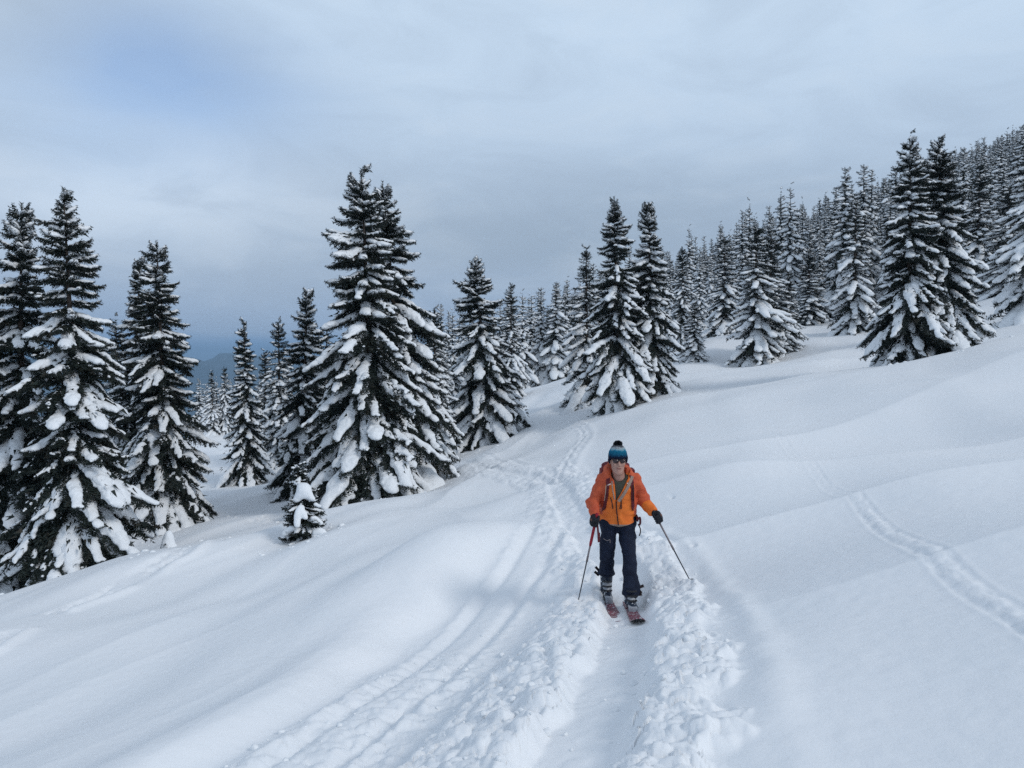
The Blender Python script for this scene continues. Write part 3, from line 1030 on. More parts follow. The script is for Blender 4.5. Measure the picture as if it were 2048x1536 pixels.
def blob_mesh(name, blobs, h, mat, zs=0.8, nse=0.12, seed=1, iso=0.5):
    B = np.array(blobs, float)
    lo = (B[:, :3] - 2 * B[:, 3:]).min(0)
    hi = (B[:, :3] + 2 * B[:, 3:]).max(0)
    G = grid3(lo, hi, h)
    F = np.zeros(G.shape[:3])
    for bx, by, bz, rad in B:
        F += np.exp(-(((G[..., 0] - bx) ** 2 + (G[..., 1] - by) ** 2) + ((G[..., 2] - bz) / zs) ** 2) / (rad * rad))
    F += nse * noise3(G / (h * 4), seed) * (F > 0.05)
    v, q = surface_nets(iso - F, lo, h)
    return mesh_np(name, v, [q], mat)


hl = lt.location
link('snow_cap', blob_mesh('snow_cap', [(0.0, -0.15, 1.20, 0.13), (0.03, -0.17, 1.11, 0.14), (-0.08, -0.17, 1.02, 0.10), (-0.15, -0.17, 0.93, 0.08), (0.12, -0.16, 1.02, 0.08), (0.19, -0.15, 0.95, 0.06), (-0.17, -0.1, 1.3, 0.07), (-0.1, -0.08, 1.38, 0.06), (0.02, -0.05, 1.55, 0.045), (0.05, -0.03, 1.46, 0.04)], 0.03, M_tsnow), lt)
link('snow_load', blob_mesh('snow_load_small', [(-0.02, -0.28, 0.80, 0.08), (-0.05, -0.32, 0.72, 0.09), (-0.07, -0.36, 0.62, 0.085), (-0.07, -0.4, 0.52, 0.075), (-0.06, -0.42, 0.45, 0.06), (0.06, -0.33, 0.68, 0.07), (0.1, -0.36, 0.6, 0.055), (-0.3, -0.2, 0.3, 0.09), (-0.22, -0.25, 0.36, 0.085), (-0.38, -0.2, 0.24, 0.07), (0.28, -0.2, 0.52, 0.08), (0.36, -0.2, 0.46, 0.06), (0.2, -0.22, 0.58, 0.07), (0.25, -0.15, 0.84, 0.06), (0.33, -0.15, 0.8, 0.045)], 0.025, M_tsnow), lt)
link('snow_ring', blob_mesh('snow_ring', [(0.34 + 0.12 * math.cos(a), -0.25, 0.16 + 0.14 * math.sin(a), 0.065) for a in np.linspace(-0.9, 2.4, 9)], 0.02, M_tsnow, zs=1), lt)

# sapling buried under a white cone
x, y, _ = at(337, 1104, 18.5)
z = gz(x, y)
sap = link('buried_sapling', blob_mesh('buried_sapling', [(0, 0, 0.03, 0.13), (0, 0, 0.14, 0.13), (0, 0, 0.25, 0.115), (0.01, 0, 0.34, 0.085), (0.012, 0, 0.40, 0.05), (-0.1, -0.02, 0.0, 0.09), (0.11, 0, 0.02, 0.09)], 0.022, M_tsnow, zs=1.0, nse=0.15),
           mat=Matrix.Translation((x, y, z)), label='tiny sapling buried in a white snow cone near the left spruces', cat='sapling')
f, s = SHORT[0]
link('bough', NEAR_SETS['short'][0][0], sap, Matrix.Translation((0.02, -0.13, 0.0)) @ Matrix.Rotation(-1.3, 4, 'Z') @ Matrix.Rotation(-0.5, 4, 'Y') @ Matrix.Scale(0.4, 4))
link('bough', NEAR_SETS['short'][2][0], sap, Matrix.Translation((0.0, -0.12, 0.17)) @ Matrix.Rotation(-1.6, 4, 'Z') @ Matrix.Rotation(0.3, 4, 'Y') @ Matrix.Scale(0.25, 4))

# ------------------------------------------------------------------ middle-distance spruces: trunk, crown, snow
MIDS = []
for i in range(5):
    H0 = 9.0
    R0 = [1.9, 1.6, 2.1, 1.5, 1.8][i]
    nv, ntri, sv, sq = joined_tree(H0, R0, 600 + i, 'mid', gap=0.034, per=(6, 7))
    MIDS.append((H0, R0, mesh_np('crown', nv, [ntri], M_needle, False), mesh_np('snow_load', sv, [sq], M_tsnow, True), trunk_mesh(H0, 0.17, (0, 0))))


def mid_from(label, pxt, pyt, pxb, pyb, y, rpx, v, rot, group=None):
    x, y, ztop, R, lx = place(pxt, pyt, pxb, pyb, y, rpx)
    z = gz(x, y) - 0.3
    H0, R0, cm, sm, tm = MIDS[v % 5]
    H = ztop - z
    R *= 1.2
    m = Matrix.Translation((x, y, z)) @ Matrix.Rotation(rot, 4, 'Z') @ Matrix.Diagonal((R / R0, R / R0, H / H0, 1))
    root = link('spruce_tree', None, mat=m, label=label, cat='spruce', group=group)
    link('trunk', tm, root)
    link('crown', cm, root, kind='stuff')
    link('snow_load', sm, root, kind='stuff')
    return root


for k_, (lab, *a) in enumerate([
    ('narrow spruce between two wider ones left of the largest spruce', 558, 645, 560, 950, 42, 58),
    ('slim dark spruce close behind the left edge of the pair behind the skier', 1178, 496, 1172, 803, 40, 58),
    ('broad snow striped spruce with two pointed tips in the middle of the right clearing', 1508, 460, 1510, 720, 45, 72),
    ('second thinner tip rising right behind the broad spruce of the right clearing', 1527, 462, 1540, 700, 46.5, 60),
    ('low spruce leaning against the right of the broad clearing spruce', 1572, 545, 1576, 688, 47, 44),
    ('short young spruce right beside the pair behind the skier', 1384, 608, 1388, 719, 47, 38),
    ('tall frosted spruce left of the broad clearing spruce with a forked top', 1450, 475, 1448, 674, 58, 46),
    ('snow covered spruce behind the short young one beside the pair', 1360, 500, 1364, 700, 54, 40),
    ('rounded spruce at the clearing edge above the bare snow field', 1612, 500, 1616, 656, 58, 48),
    ('tall spruce left behind the big pair on the right slope', 1712, 402, 1708, 662, 50, 55),
    ('snowy spruce half hidden between the two narrow trees left of the largest spruce', 528, 705, 532, 930, 46, 46),
    ('spruce showing only its dark side behind the left boughs of the largest spruce', 655, 660, 655, 960, 36, 62),
    ('broad spruce cut off by the right edge of the picture', 2062, 275, 2062, 632, 39, 80),
    ('spruce with snow strips just behind the one at the right edge', 2010, 372, 2015, 600, 48, 62),
    ('spruce standing right behind the big pair on the right slope', 1958, 330, 1955, 590, 52, 62),
    ('spruce with drooping skirt behind the largest spruce on its right', 862, 622, 870, 900, 34, 62),
    ('small spruce far down the slope in the gap between left spruces', 420, 742, 425, 870, 61, 24),
    ('second small spruce far down the slope in the gap, right one', 446, 738, 450, 872, 62, 25),
    ('spruce filling the back of the leftmost pair low on the slope', 245, 640, 238, 1030, 30, 80),
    ('spruce with bent tip right of the conical spruce, behind the trail', 1016, 568, 1022, 800, 52, 46),
]):
    mid_from(lab, *a, v=k_, rot=k_ * 1.7)

# ------------------------------------------------------------------ forest: one mesh per tree, individuals up the hillside
FARS = []
for i in range(6):
    H0, R0 = 9.0, [1.75, 1.5, 1.95, 1.6, 1.8, 1.45][i]
    nv, ntri, sv, sq = joined_tree(H0, R0, 700 + i, 'far', gap=0.043, per=(6, 7), narrow=0.06)
    V = np.vstack([nv, sv])
    me = mesh_np('snowy_spruce', V, [ntri, sq + len(nv)], [M_needle, M_tsnow], False, np.r_[np.zeros(len(ntri)), np.ones(len(sq))])
    sm_flags = np.r_[np.zeros(len(ntri), bool), np.ones(len(sq), bool)]
    me.polygons.foreach_set('use_smooth', sm_flags)
    FARS.append((H0, me))
fr = np.random.default_rng(21)
spots = []


def try_spot(x, y, mind):
    for a, b in spots:
        if (a - x) ** 2 + (b - y) ** 2 < mind * mind:
            return False
    spots.append((x, y))
    return True


FOREST = []
hand = [(1045, 590, 66), (1082, 575, 68), (1112, 566, 67), (1132, 570, 70), (1150, 590, 73), (1000, 600, 72), (905, 628, 74), (882, 608, 70), (925, 635, 78), (985, 610, 80), (1063, 592, 76),
        (1400, 505, 66), (1420, 512, 70), (1340, 520, 72), (1480, 505, 66), (1545, 490, 68), (1585, 478, 66), (1640, 470, 68), (1665, 465, 66)]
for px, py, y in hand:
    p = at(px, py, y)
    FOREST.append((p[0], y, p[2] - gz(p[0], y) + 0.3, 'back'))
    spots.append((p[0], y))
tries = 0
while len(FOREST) < 262 and tries < 9000:
    tries += 1
    y = 55 + 75 * fr.random() ** 1.1
    u = fr.uniform(-0.10, 0.74)
    x = u * y
    edge = np.interp(u, [-0.1, 0.05, 0.12, 0.24, 0.34, 0.45, 0.66, 1.0], [85, 74, 72, 64, 62, 57, 50, 48])
    if y < edge:
        continue
    if u < 0.22 and fr.random() < 0.35:
        continue
    if not try_spot(x, y, 2.7 if y < 100 else 3.6):
        continue
    FOREST.append((x, y, fr.uniform(7.8, 11.8), 'hill' if u > 0.28 else 'back'))
for px, py, y in ((398, 752, 74), (412, 762, 82), (433, 756, 78), (458, 752, 72), (466, 764, 90), (405, 770, 95), (548, 735, 70), (520, 742, 84), (575, 728, 76), (12, 752, 66), (30, 770, 80), (60, 765, 78), (225, 742, 60), (440, 772, 98), (424, 776, 105)):
    p = at(px, py, y)
    FOREST.append((p[0], y, fr.uniform(6.5, 9.5) if p[2] - gz(p[0], y) > 13 else max(4.0, p[2] - gz(p[0], y)), 'valley'))
for i, (x, y, H, w) in enumerate(FOREST):
    H0, me = FARS[i % 6]
    s = H / H0
    wd = s * fr.uniform(0.9, 1.3)
    if w == 'valley':
        pass
    m = Matrix.Translation((x, y, gz(x, y) - 0.3)) @ Matrix.Rotation(fr.uniform(0, 6.28), 4, 'Z') @ Matrix.Diagonal((wd, wd, s, 1))
    if w == 'valley':
        link('spruce_tree', me, mat=m, label='small spruce far down the valley side seen through a gap in the left trees', cat='spruce', group='spruces down the valley side')
    elif w == 'hill':
        if y < 72:
            lab, grp = 'snow covered spruce in the front rank of the forest along the right clearing', 'front rank of the hillside forest'
        else:
            if x / y < 0.36:
                lab, grp = 'snow covered spruce in the forest left of the broad spruce of the right clearing', 'forest left of the broad clearing spruce'
            elif x / y < 0.5:
                lab, grp = 'snow covered spruce in the hillside forest left of the big pair on the right slope', 'hillside forest left of the big pair'
            else:
                lab, grp = 'snow covered spruce in the hillside forest right of the big pair on the right slope', 'hillside forest right of the big pair'
        link('spruce_tree', me, mat=m, label=lab, cat='spruce', group=grp)
    else:
        if x / y < -0.02:
            lab, grp = 'frosted far spruce in the row between the largest and the conical spruce', 'far row left of the conical spruce'
        elif x / y < 0.10:
            lab, grp = 'frosted far spruce in the row between the conical spruce and the skier pair', 'far row right of the conical spruce'
        else:
            lab, grp = 'frosted far spruce behind and right of the pair behind the skier', 'far row right of the pair'
        link('spruce_tree', me, mat=m, label=lab, cat='spruce', group=grp)

# the wood beyond that: too far and too many to count, one object that instances three of the trees on scattered points
wp, ws = [], []
wr = np.random.default_rng(33)
cellsd = set()
for i in range(6000):
    y = 105 + 125 * wr.random()
    x = wr.uniform(0.02, 0.95) * y
    c_ = (int(x / 3.1), int(y / 3.1))
    if c_ in cellsd or (y < 130 and wr.random() < 0.35) or (x < 0.2 * y and wr.random() < 0.5):
        continue
    cellsd.add(c_)
    wp.append((x, y))
wp = np.array(wp)
wp = np.c_[wp, ground(wp[:, 0], wp[:, 1]) - 0.3]
wood = bpy.data.meshes.new('far_wood')
wood.from_pydata(wp.tolist(), [], [])
wo_ = link('far_wood', wood, label='far mass of snowy spruces merging along the upper right hillside', cat='wood', kind='stuff')
ngt = bpy.data.node_groups.new('scatter_spruces', 'GeometryNodeTree')
ngt.interface.new_socket('Geometry', in_out='INPUT', socket_type='NodeSocketGeometry')
ngt.interface.new_socket('Geometry', in_out='OUTPUT', socket_type='NodeSocketGeometry')
ni, no_ = ngt.nodes.new('NodeGroupInput'), ngt.nodes.new('NodeGroupOutput')
jn = ngt.nodes.new('GeometryNodeJoinGeometry')
for q in range(3):
    src = bpy.data.objects.new('scatter_source', FARS[q * 2][1])
    oi_ = ngt.nodes.new('GeometryNodeObjectInfo')
    oi_.inputs['Object'].default_value = src
    oi_.inputs['As Instance'].default_value = True
    iop = ngt.nodes.new('GeometryNodeInstanceOnPoints')
    cmp_ = ngt.nodes.new('FunctionNodeCompare')
    cmp_.data_type = 'INT'
    cmp_.operation = 'EQUAL'
    md = ngt.nodes.new('ShaderNodeMath')
    md.operation = 'MODULO'
    md.inputs[1].default_value = 3
    ix = ngt.nodes.new('GeometryNodeInputIndex')
    ngt.links.new(ix.outputs[0], md.inputs[0])
    ngt.links.new(md.outputs[0], cmp_.inputs[2])
    cmp_.inputs[3].default_value = q
    rot = ngt.nodes.new('FunctionNodeRandomValue')
    rot.data_type = 'FLOAT_VECTOR'
    rot.inputs[0].default_value = (-0.03, -0.03, 0)
    rot.inputs[1].default_value = (0.03, 0.03, 6.28)
    scl = ngt.nodes.new('FunctionNodeRandomValue')
    scl.data_type = 'FLOAT_VECTOR'
    scl.inputs[0].default_value = (0.95, 0.95, 0.8)
    scl.inputs[1].default_value = (1.45, 1.45, 1.3)
    scl.inputs['Seed'].default_value = 5
    ngt.links.new(ni.outputs[0], iop.inputs['Points'])
    ngt.links.new(cmp_.outputs[0], iop.inputs['Selection'])
    ngt.links.new(oi_.outputs['Geometry'], iop.inputs['Instance'])
    ngt.links.new(rot.outputs[0], iop.inputs['Rotation'])
    ngt.links.new(scl.outputs[0], iop.inputs['Scale'])
    ngt.links.new(iop.outputs[0], jn.inputs[0])
ngt.links.new(jn.outputs[0], no_.inputs[0])
mdf = wo_.modifiers.new('scatter', 'NODES')
mdf.node_group = ngt

# ------------------------------------------------------------------ the ski tourer
PX, PY = 1.156, 8.35
PZ = gz(PX, PY)
PS = 1.03
PR = Matrix.Translation((PX, PY, PZ)) @ Matrix.Scale(PS, 4)


def capsule(G, a, b, ra, rb, sq=(1, 1, 1)):
    a, b, sq = np.array(a, float), np.array(b, float), np.array(sq, float)
    p = (G - a) / sq
    e = (b - a) / sq
    t = np.clip((p @ e) / max(e @ e, 1e-9), 0, 1)
    return np.linalg.norm(p - t[..., None] * e, axis=-1) - (ra + (rb - ra) * t)


def ell(G, c, r):
    q = np.linalg.norm((G - np.array(c)) / np.array(r), axis=-1)
    return (q - 1) * min(r)


def smin(a, b, k):
    h = np.clip(0.5 + 0.5 * (b - a) / k, 0, 1)
    return b + (a - b) * h - k * h * (1 - h)


def smax(a, b, k):
    return -smin(-a, -b, k)


def sdf_mesh(name, lo, hi, h, fn, mats, region=None):
    G = grid3(lo, hi, h)
    F = fn(G)
    v, q = surface_nets(F, lo, h)
    mi = None
    if region is not None:
        mi = region(v[q].mean(1))
    return mesh_np(name, v, [q], mats, True, mi)


M_skin = fabric('skin', (0.46, 0.27, 0.21), (0.40, 0.22, 0.17), 18, 0.001, 0.5, 0.35)
M_lip = fabric('lips', (0.33, 0.14, 0.12), None, 18, 0.001)
M_orange = fabric('orange_shell', (0.84, 0.205, 0.032), (0.74, 0.16, 0.026), 11, 0.02, 0.6)
M_rust = fabric('rust_red_shell', (0.60, 0.112, 0.042), (0.48, 0.078, 0.036), 11, 0.02, 0.6)
M_trou = fabric('navy_trousers', (0.008, 0.014, 0.034), (0.006, 0.010, 0.024), 10, 0.02, 0.8)
M_olive = fabric('olive_shirt', (0.055, 0.056, 0.042), None, 20, 0.008)
M_beige = fabric('beige_lining', (0.34, 0.25, 0.2), (0.26, 0.19, 0.16), 40, 0.004)
M_black = fabric('black_glove', (0.010, 0.012, 0.017), (0.016, 0.018, 0.024), 16, 0.008)
M_brown = fabric('brown_leather', (0.16, 0.075, 0.055), None, 16, 0.004)
M_maroon = fabric('maroon_webbing', (0.13, 0.02, 0.025), (0.085, 0.016, 0.022), 14, 0.004)
M_pack = fabric('backpack_cloth', (0.2, 0.03, 0.03), (0.10, 0.02, 0.03), 8, 0.01)
M_dark = new_mat('dark_plastic', (0.012, 0.012, 0.014), 0.35, 0.5)
M_lens = new_mat('dark_lens', (0.02, 0.008, 0.010), 0.08, 0.6)
M_zip = new_mat('zip_black', (0.02, 0.012, 0.012), 0.6, 0.3)
M_refl = new_mat('reflective_piping', (0.72, 0.6, 0.54), 0.4, 0.5)
M_boot = flecked('ski_boot', (0.02, 0.032, 0.055), (0.015, 0.022, 0.04), 0.58, 26, 0.45)
M_bootw = flecked('boot_grey', (0.42, 0.44, 0.47), (0.30, 0.32, 0.36), 0.62, 30, 0.45)
M_ski = flecked('dusty_red_ski', (0.25, 0.075, 0.10), (0.13, 0.042, 0.06), 0.575, 55, 0.45)
M_skib = new_mat('ski_base_black', (0.012, 0.012, 0.016), 0.35, 0.4)
M_alu = new_mat('dull_aluminium', (0.20, 0.175, 0.18), 0.4, 0.5)
M_alu.node_tree.nodes['Principled BSDF'].inputs['Metallic'].default_value = 0.35
M_carb = new_mat('dark_shaft', (0.022, 0.026, 0.036), 0.4, 0.5)
M_red = fabric('red_foam', (0.34, 0.025, 0.04), None, 20, 0.003)


def b_hat(gg, b):
    t = gg.n('ShaderNodeTexCoord')
    sp_ = gg.n('ShaderNodeSeparateXYZ', i_0=t.outputs['Object'])
    n = gg.n('ShaderNodeTexNoise', i_Vector=t.outputs['Object'], i_Scale=55.0, i_Detail=2.0)
    z = gg.m('ADD', sp_.outputs[2], gg.m('MULTIPLY', gg.m('SUBTRACT', n.outputs[0], 0.5), 0.05))
    z = gg.m('DIVIDE', gg.m('SUBTRACT', z, 1.565), 0.165, clamp=True)
    c = gg.ramp(z, [(0.0, (0.006, 0.008, 0.022)), (0.34, (0.008, 0.014, 0.035)), (0.46, (0.008, 0.075, 0.14)), (0.70, (0.010, 0.15, 0.25)),
                    (0.78, (0.22, 0.36, 0.42)), (0.86, (0.33, 0.37, 0.40)), (0.92, (0.14, 0.15, 0.17)), (1.0, (0.05, 0.055, 0.065))])
    lk(gg, c, b.inputs['Base Color'])
    w = gg.n('ShaderNodeTexWave', i_Vector=t.outputs['Object'], i_Scale=26.0, i_Distortion=1.0)
    add_bump(gg, b, w.outputs['Fac'], 0.004, 0.8)


M_hat = new_mat('knitted_wool', (0.02, 0.1, 0.2), 0.9, 0.1, b_hat)
M_pom = fabric('pompom_wool', (0.022, 0.025, 0.035), (0.05, 0.053, 0.06), 90, 0.01, 0.95, 0.1)

# joints (x toward the right of the picture, y away from the camera, z up; he faces -y)
J = dict(pel=(0, 0.02, 0.90), chest=(-0.005, -0.10, 1.26), neck=(-0.01, -0.14, 1.40), head=(-0.028, -0.185, 1.575),
         shA=(-0.165, -0.10, 1.36), elA=(-0.275, -0.06, 1.10), wrA=(-0.262, -0.20, 0.985), haA=(-0.262, -0.235, 0.955),
         shB=(0.155, -0.10, 1.36), elB=(0.272, -0.02, 1.14), wrB=(0.335, -0.16, 1.035), haB=(0.372, -0.215, 0.985),
         hipA=(-0.088, 0.02, 0.86), knA=(-0.122, 0.0, 0.50), anA=(-0.100, 0.16, 0.13),
         hipB=(0.088, 0.02, 0.86), knB=(0.098, -0.22, 0.50), anB=(0.092, -0.29, 0.10))
GA = (gz(PX - 0.10, PY + 0.155) - PZ) / PS      # snow level under each boot
GB = (gz(PX + 0.09, PY - 0.345) - PZ) / PS
HC = np.array(J['head'])


def f_body(G):
    c = HC
    F = ell(G, c + [0, 0.012, 0.03], (0.077, 0.098, 0.105))                       # skull
    F = smin(F, ell(G, c + [0, -0.022, -0.055], (0.060, 0.074, 0.085)), 0.03)     # face and jaw
    F = smin(F, ell(G, c + [0, -0.066, -0.122], (0.030, 0.026, 0.022)), 0.03)     # chin
    F = smin(F, capsule(G, c + [0, -0.092, 0.012], c + [0, -0.118, -0.034], 0.008, 0.014), 0.012)   # nose
    for s in (-1, 1):
        F = smin(F, capsule(G, c + [s * 0.004, -0.112, -0.036], c + [s * 0.015, -0.102, -0.037], 0.008, 0.007), 0.008)
        F = smin(F, ell(G, c + [s * 0.042, -0.072, -0.03], (0.022, 0.02, 0.02)), 0.02)     # cheek
        F = smin(F, ell(G, c + [s * 0.079, 0.008, -0.015], (0.010, 0.02, 0.032)), 0.006)     # ear
        F = smax(F, -ell(G, c + [s * 0.033, -0.102, 0.006], (0.018, 0.012, 0.010)), 0.01)    # eye socket
        F = smin(F, ell(G, c + [s * 0.033, -0.082, 0.005], (0.013, 0.012, 0.011)), 0.004)    # eyeball
    F = smin(F, capsule(G, c + [-0.035, -0.083, 0.028], c + [0.035, -0.083, 0.028], 0.012, 0.012), 0.015)     # brow
    F = smin(F, capsule(G, c + [-0.018, -0.095, -0.072], c + [0.018, -0.095, -0.072], 0.007, 0.007), 0.008)   # lips
    F = smax(F, -capsule(G, c + [-0.022, -0.106, -0.072], c + [0.022, -0.106, -0.072], 0.004, 0.004), 0.004)
    n0 = np.array(J['neck'])
    F = smin(F, capsule(G, n0, c + [0, 0.0, -0.08], 0.062, 0.056), 0.03)
    F = smin(F, capsule(G, J['pel'], (-0.005, -0.06, 1.24), 0.115, 0.115, (1.15, 0.75, 1)), 0.03)
    F = smin(F, capsule(G, np.array(J['shA']) + [0, 0.03, 0], np.array(J['shB']) + [0, 0.03, 0], 0.045, 0.045), 0.04)
    for k_ in 'AB':
        F = smin(F, capsule(G, J['sh' + k_], J['el' + k_], 0.05, 0.04), 0.03)
        F = smin(F, capsule(G, J['el' + k_], J['wr' + k_], 0.038, 0.028), 0.02)
        F = smin(F, capsule(G, J['hip' + k_], J['kn' + k_], 0.078, 0.055), 0.04)
        F = smin(F, capsule(G, J['kn' + k_], J['an' + k_], 0.034, 0.012), 0.02)
    return F


def reg_body(c):
    d = np.abs(c - (HC + [0, -0.102, -0.072]))
    return ((d[:, 0] < 0.024) & (d[:, 2] < 0.0085) & (c[:, 1] < HC[1] - 0.08)).astype(int)


person = link('person', sdf_mesh('person', (-0.42, -0.40, 0.02), (0.46, 0.30, 1.72), 0.0075, f_body, [M_skin, M_lip], reg_body), mat=PR,
              label='person in an orange jacket and bobble hat skiing uphill towards the camera with two poles', cat='person')


def pad_noise(G, sc_, seed):
    return noise3(G * sc_, seed)


def f_torso(G):
    F = capsule(G, (0, 0.03, 0.96), (-0.005, -0.085, 1.27), 0.178, 0.178, (1.06, 0.78, 1))
    F = smin(F, capsule(G, (0, 0.03, 0.90), (0, 0.025, 0.98), 0.185, 0.18, (1.04, 0.8, 1)), 0.03)
    F = smin(F, capsule(G, (-0.135, -0.10, 1.36), (0.13, -0.10, 1.355), 0.070, 0.070), 0.08)
    F = smin(F, capsule(G, (-0.06, -0.09, 1.43), (0.05, -0.09, 1.43), 0.06, 0.06), 0.05)
    return F


def f_jacket(G):
    F = f_torso(G)
    for k_, s in (('A', -1), ('B', 1)):
        a = smin(capsule(G, J['sh' + k_], J['el' + k_], 0.076, 0.064), capsule(G, J['el' + k_], J['wr' + k_], 0.063, 0.052), 0.025)
        F = smin(F, a, 0.022)
    # hood rolled behind the neck and the standing collar
    for aa in np.radians(np.arange(-115, 116, 18)):
        p = np.array([-0.018 + 0.112 * math.sin(aa), -0.115 + 0.10 * math.cos(aa), 1.475 - 0.055 * (1 - math.cos(aa)) * 0.6])
        F = smin(F, np.linalg.norm((G - p) / (1, 1, 1.25), axis=-1) - 0.040, 0.035)
    # wrinkles
    F = F + 0.030 * noise3(G * np.array([8, 8, 17]) + G[..., [2, 0, 1]] * 7, 5) + 0.014 * noise3(G * np.array([22, 22, 34]), 6)
    # hem and cuffs cut clean
    F = smax(F, 0.862 + 0.05 * np.abs(G[..., 0]) * 4 * (np.abs(G[..., 0]) < 0.21) + 0.05 * (G[..., 1] > 0.05) - G[..., 2], 0.012)
    # inside left hollow at neck and the open V at the front
    F = smax(F, -capsule(G, (-0.015, -0.135, 1.40), (-0.022, -0.155, 1.62), 0.078, 0.085), 0.01)
    z0 = 1.145
    w = (G[..., 2] - z0) * 0.30
    xc = -0.045 + 0.05 * np.clip((G[..., 2] - z0) / 0.25, 0, 1)
    V = np.maximum(np.abs(G[..., 0] - xc) - w, G[..., 1] + 0.14)
    V = np.maximum(V, z0 - G[..., 2])
    return smax(F, -V, 0.01)


def reg_jacket(c):
    x, y, z = c[:, 0], c[:, 1], c[:, 2]
    yoke = 1.315 - 0.10 * (np.abs(x + 0.01) < 0.105)
    side = 0.152 + 0.0 * z
    mi = np.zeros(len(c), int)
    red = (np.abs(x + 0.005) > side) & (z > 1.06 - 0.0 * x)
    red |= (z > 1.33)
    red |= (np.abs(x + 0.005) > 0.165) & (z > 0.98) & (z <= 1.07)
    red |= (y > 0.06)
    # narrow front panel stays orange right up to the collar on the picture-right side
    red &= ~((x > 0.02) & (x < 0.10) & (z < 1.44) & (y < -0.13))
    # orange forearm on the picture-right side
    fb = np.array(J['wrB']) - np.array(J['elB'])
    t = ((c - np.array(J['elB'])) @ fb) / (fb @ fb)
    arm = (x > 0.23) & (t > 0.42)
    red = (red | (x > 0.21)) & ~arm
    mi[red] = 1
    hem = (z < 0.893) & (np.abs(x) < 0.22) & (z > 0.8)
    mi[hem & ~red] = 2
    return mi


jk = link('jacket', sdf_mesh('jacket', (-0.40, -0.34, 0.82), (0.44, 0.20, 1.60), 0.0075, f_jacket, [M_orange, M_rust, M_beige], reg_jacket), person)


def f_shirt(G):
    F = capsule(G, (0, 0.03, 1.0), (-0.005, -0.085, 1.27), 0.150, 0.158, (1.06, 0.78, 1))
    F = smin(F, capsule(G, (-0.08, -0.10, 1.35), (0.07, -0.10, 1.35), 0.065, 0.065), 0.08)
    F = smax(F, -capsule(G, (-0.015, -0.15, 1.41), (-0.022, -0.19, 1.6), 0.066, 0.075), 0.015)
    return F + 0.008 * noise3(G * 16, 8)


link('shirt', sdf_mesh('shirt', (-0.2, -0.3, 1.08), (0.2, 0.1, 1.44), 0.01, f_shirt, [M_olive]), person)


def ribbon(name, pts, w, th, mat, parent, nrml=None):
    """a flat strap of rectangular section through pts"""
    pts = spline(np.array(pts, float), max(8, 4 * len(pts))) if len(pts) > 2 else np.array(pts, float)
    V, F = [], []
    for i, p in enumerate(pts):
        t = nrm(pts[min(i + 1, len(pts) - 1)] - pts[max(i - 1, 0)])
        n = np.array(nrml if nrml is not None else (0, -1, 0.15), float)
        n = nrm(n - t * (n @ t))
        b = np.cross(t, n)
        for su, sv in ((-1, -1), (1, -1), (1, 1), (-1, 1)):
            V.append(p + b * su * w / 2 + n * sv * th / 2)
    n_ = len(pts)
    for i in range(n_ - 1):
        for k_ in range(4):
            F.append((i * 4 + k_, i * 4 + (k_ + 1) % 4, i * 4 + 4 + (k_ + 1) % 4, i * 4 + 4 + k_))
    F += [(3, 2, 1, 0), tuple((n_ - 1) * 4 + k_ for k_ in range(4))]
    return link(name, mesh_np(name, np.array(V), [np.array(F)], mat, False), parent)


def front_y(x, z):
    """where the jacket front lies at (x, z)"""
    ys = np.linspace(-0.34, 0.05, 160)
    G = np.stack([np.full(160, x), ys, np.full(160, z)], -1)[None]
    f = f_torso(G)[0]
    i = int(np.argmax(f < 0)) if (f < 0).any() else 80
    return ys[i]


def on_front(pts, off=0.008):
    return [(x, front_y(x, z) - off, z) for x, z in pts]


# lapel folded back on the picture-right side, narrow lining on the other
lap = np.array([(-0.035, 1.15), (0.0, 1.24), (0.03, 1.33), (0.05, 1.41)])
ribbon('lapel', [(x + 0.014 + 0.02 * i, front_y(x + 0.02, z) - 0.012, z) for i, (x, z) in enumerate(lap)], 0.030, 0.006, M_beige, jk)
ribbon('lapel', [(x, front_y(x, z) - 0.006, z) for x, z in [(-0.062, 1.17), (-0.083, 1.27), (-0.092, 1.36)]], 0.012, 0.006, M_beige, jk)
ribbon('front_zip', on_front([(-0.044, 1.15), (-0.035, 1.05), (-0.02, 0.95), (-0.012, 0.885)], 0.006), 0.011, 0.006, M_zip, jk)
ribbon('pocket_zip', on_front([(0.012, 1.20), (0.004, 1.12), (-0.003, 1.065)]), 0.008, 0.005, M_zip, jk)
ribbon('pocket_zip', on_front([(0.008, 1.14), (0.012, 1.10), (0.014, 1.065)]), 0.008, 0.005, M_zip, jk)
ribbon('pocket_zip', on_front([(-0.105, 1.19), (-0.085, 1.13), (-0.075, 1.065)]), 0.009, 0.005, M_zip, jk)
ribbon('piping', [(x, y - 0.01, z) for x, y, z in on_front([(-0.135, 1.318), (-0.105, 1.335)], 0.004)], 0.010, 0.006, M_refl, jk)
ribbon('piping', [(x, y - 0.01, z) for x, y, z in on_front([(0.062, 1.345), (0.10, 1.322)], 0.004)], 0.010, 0.006, M_refl, jk)


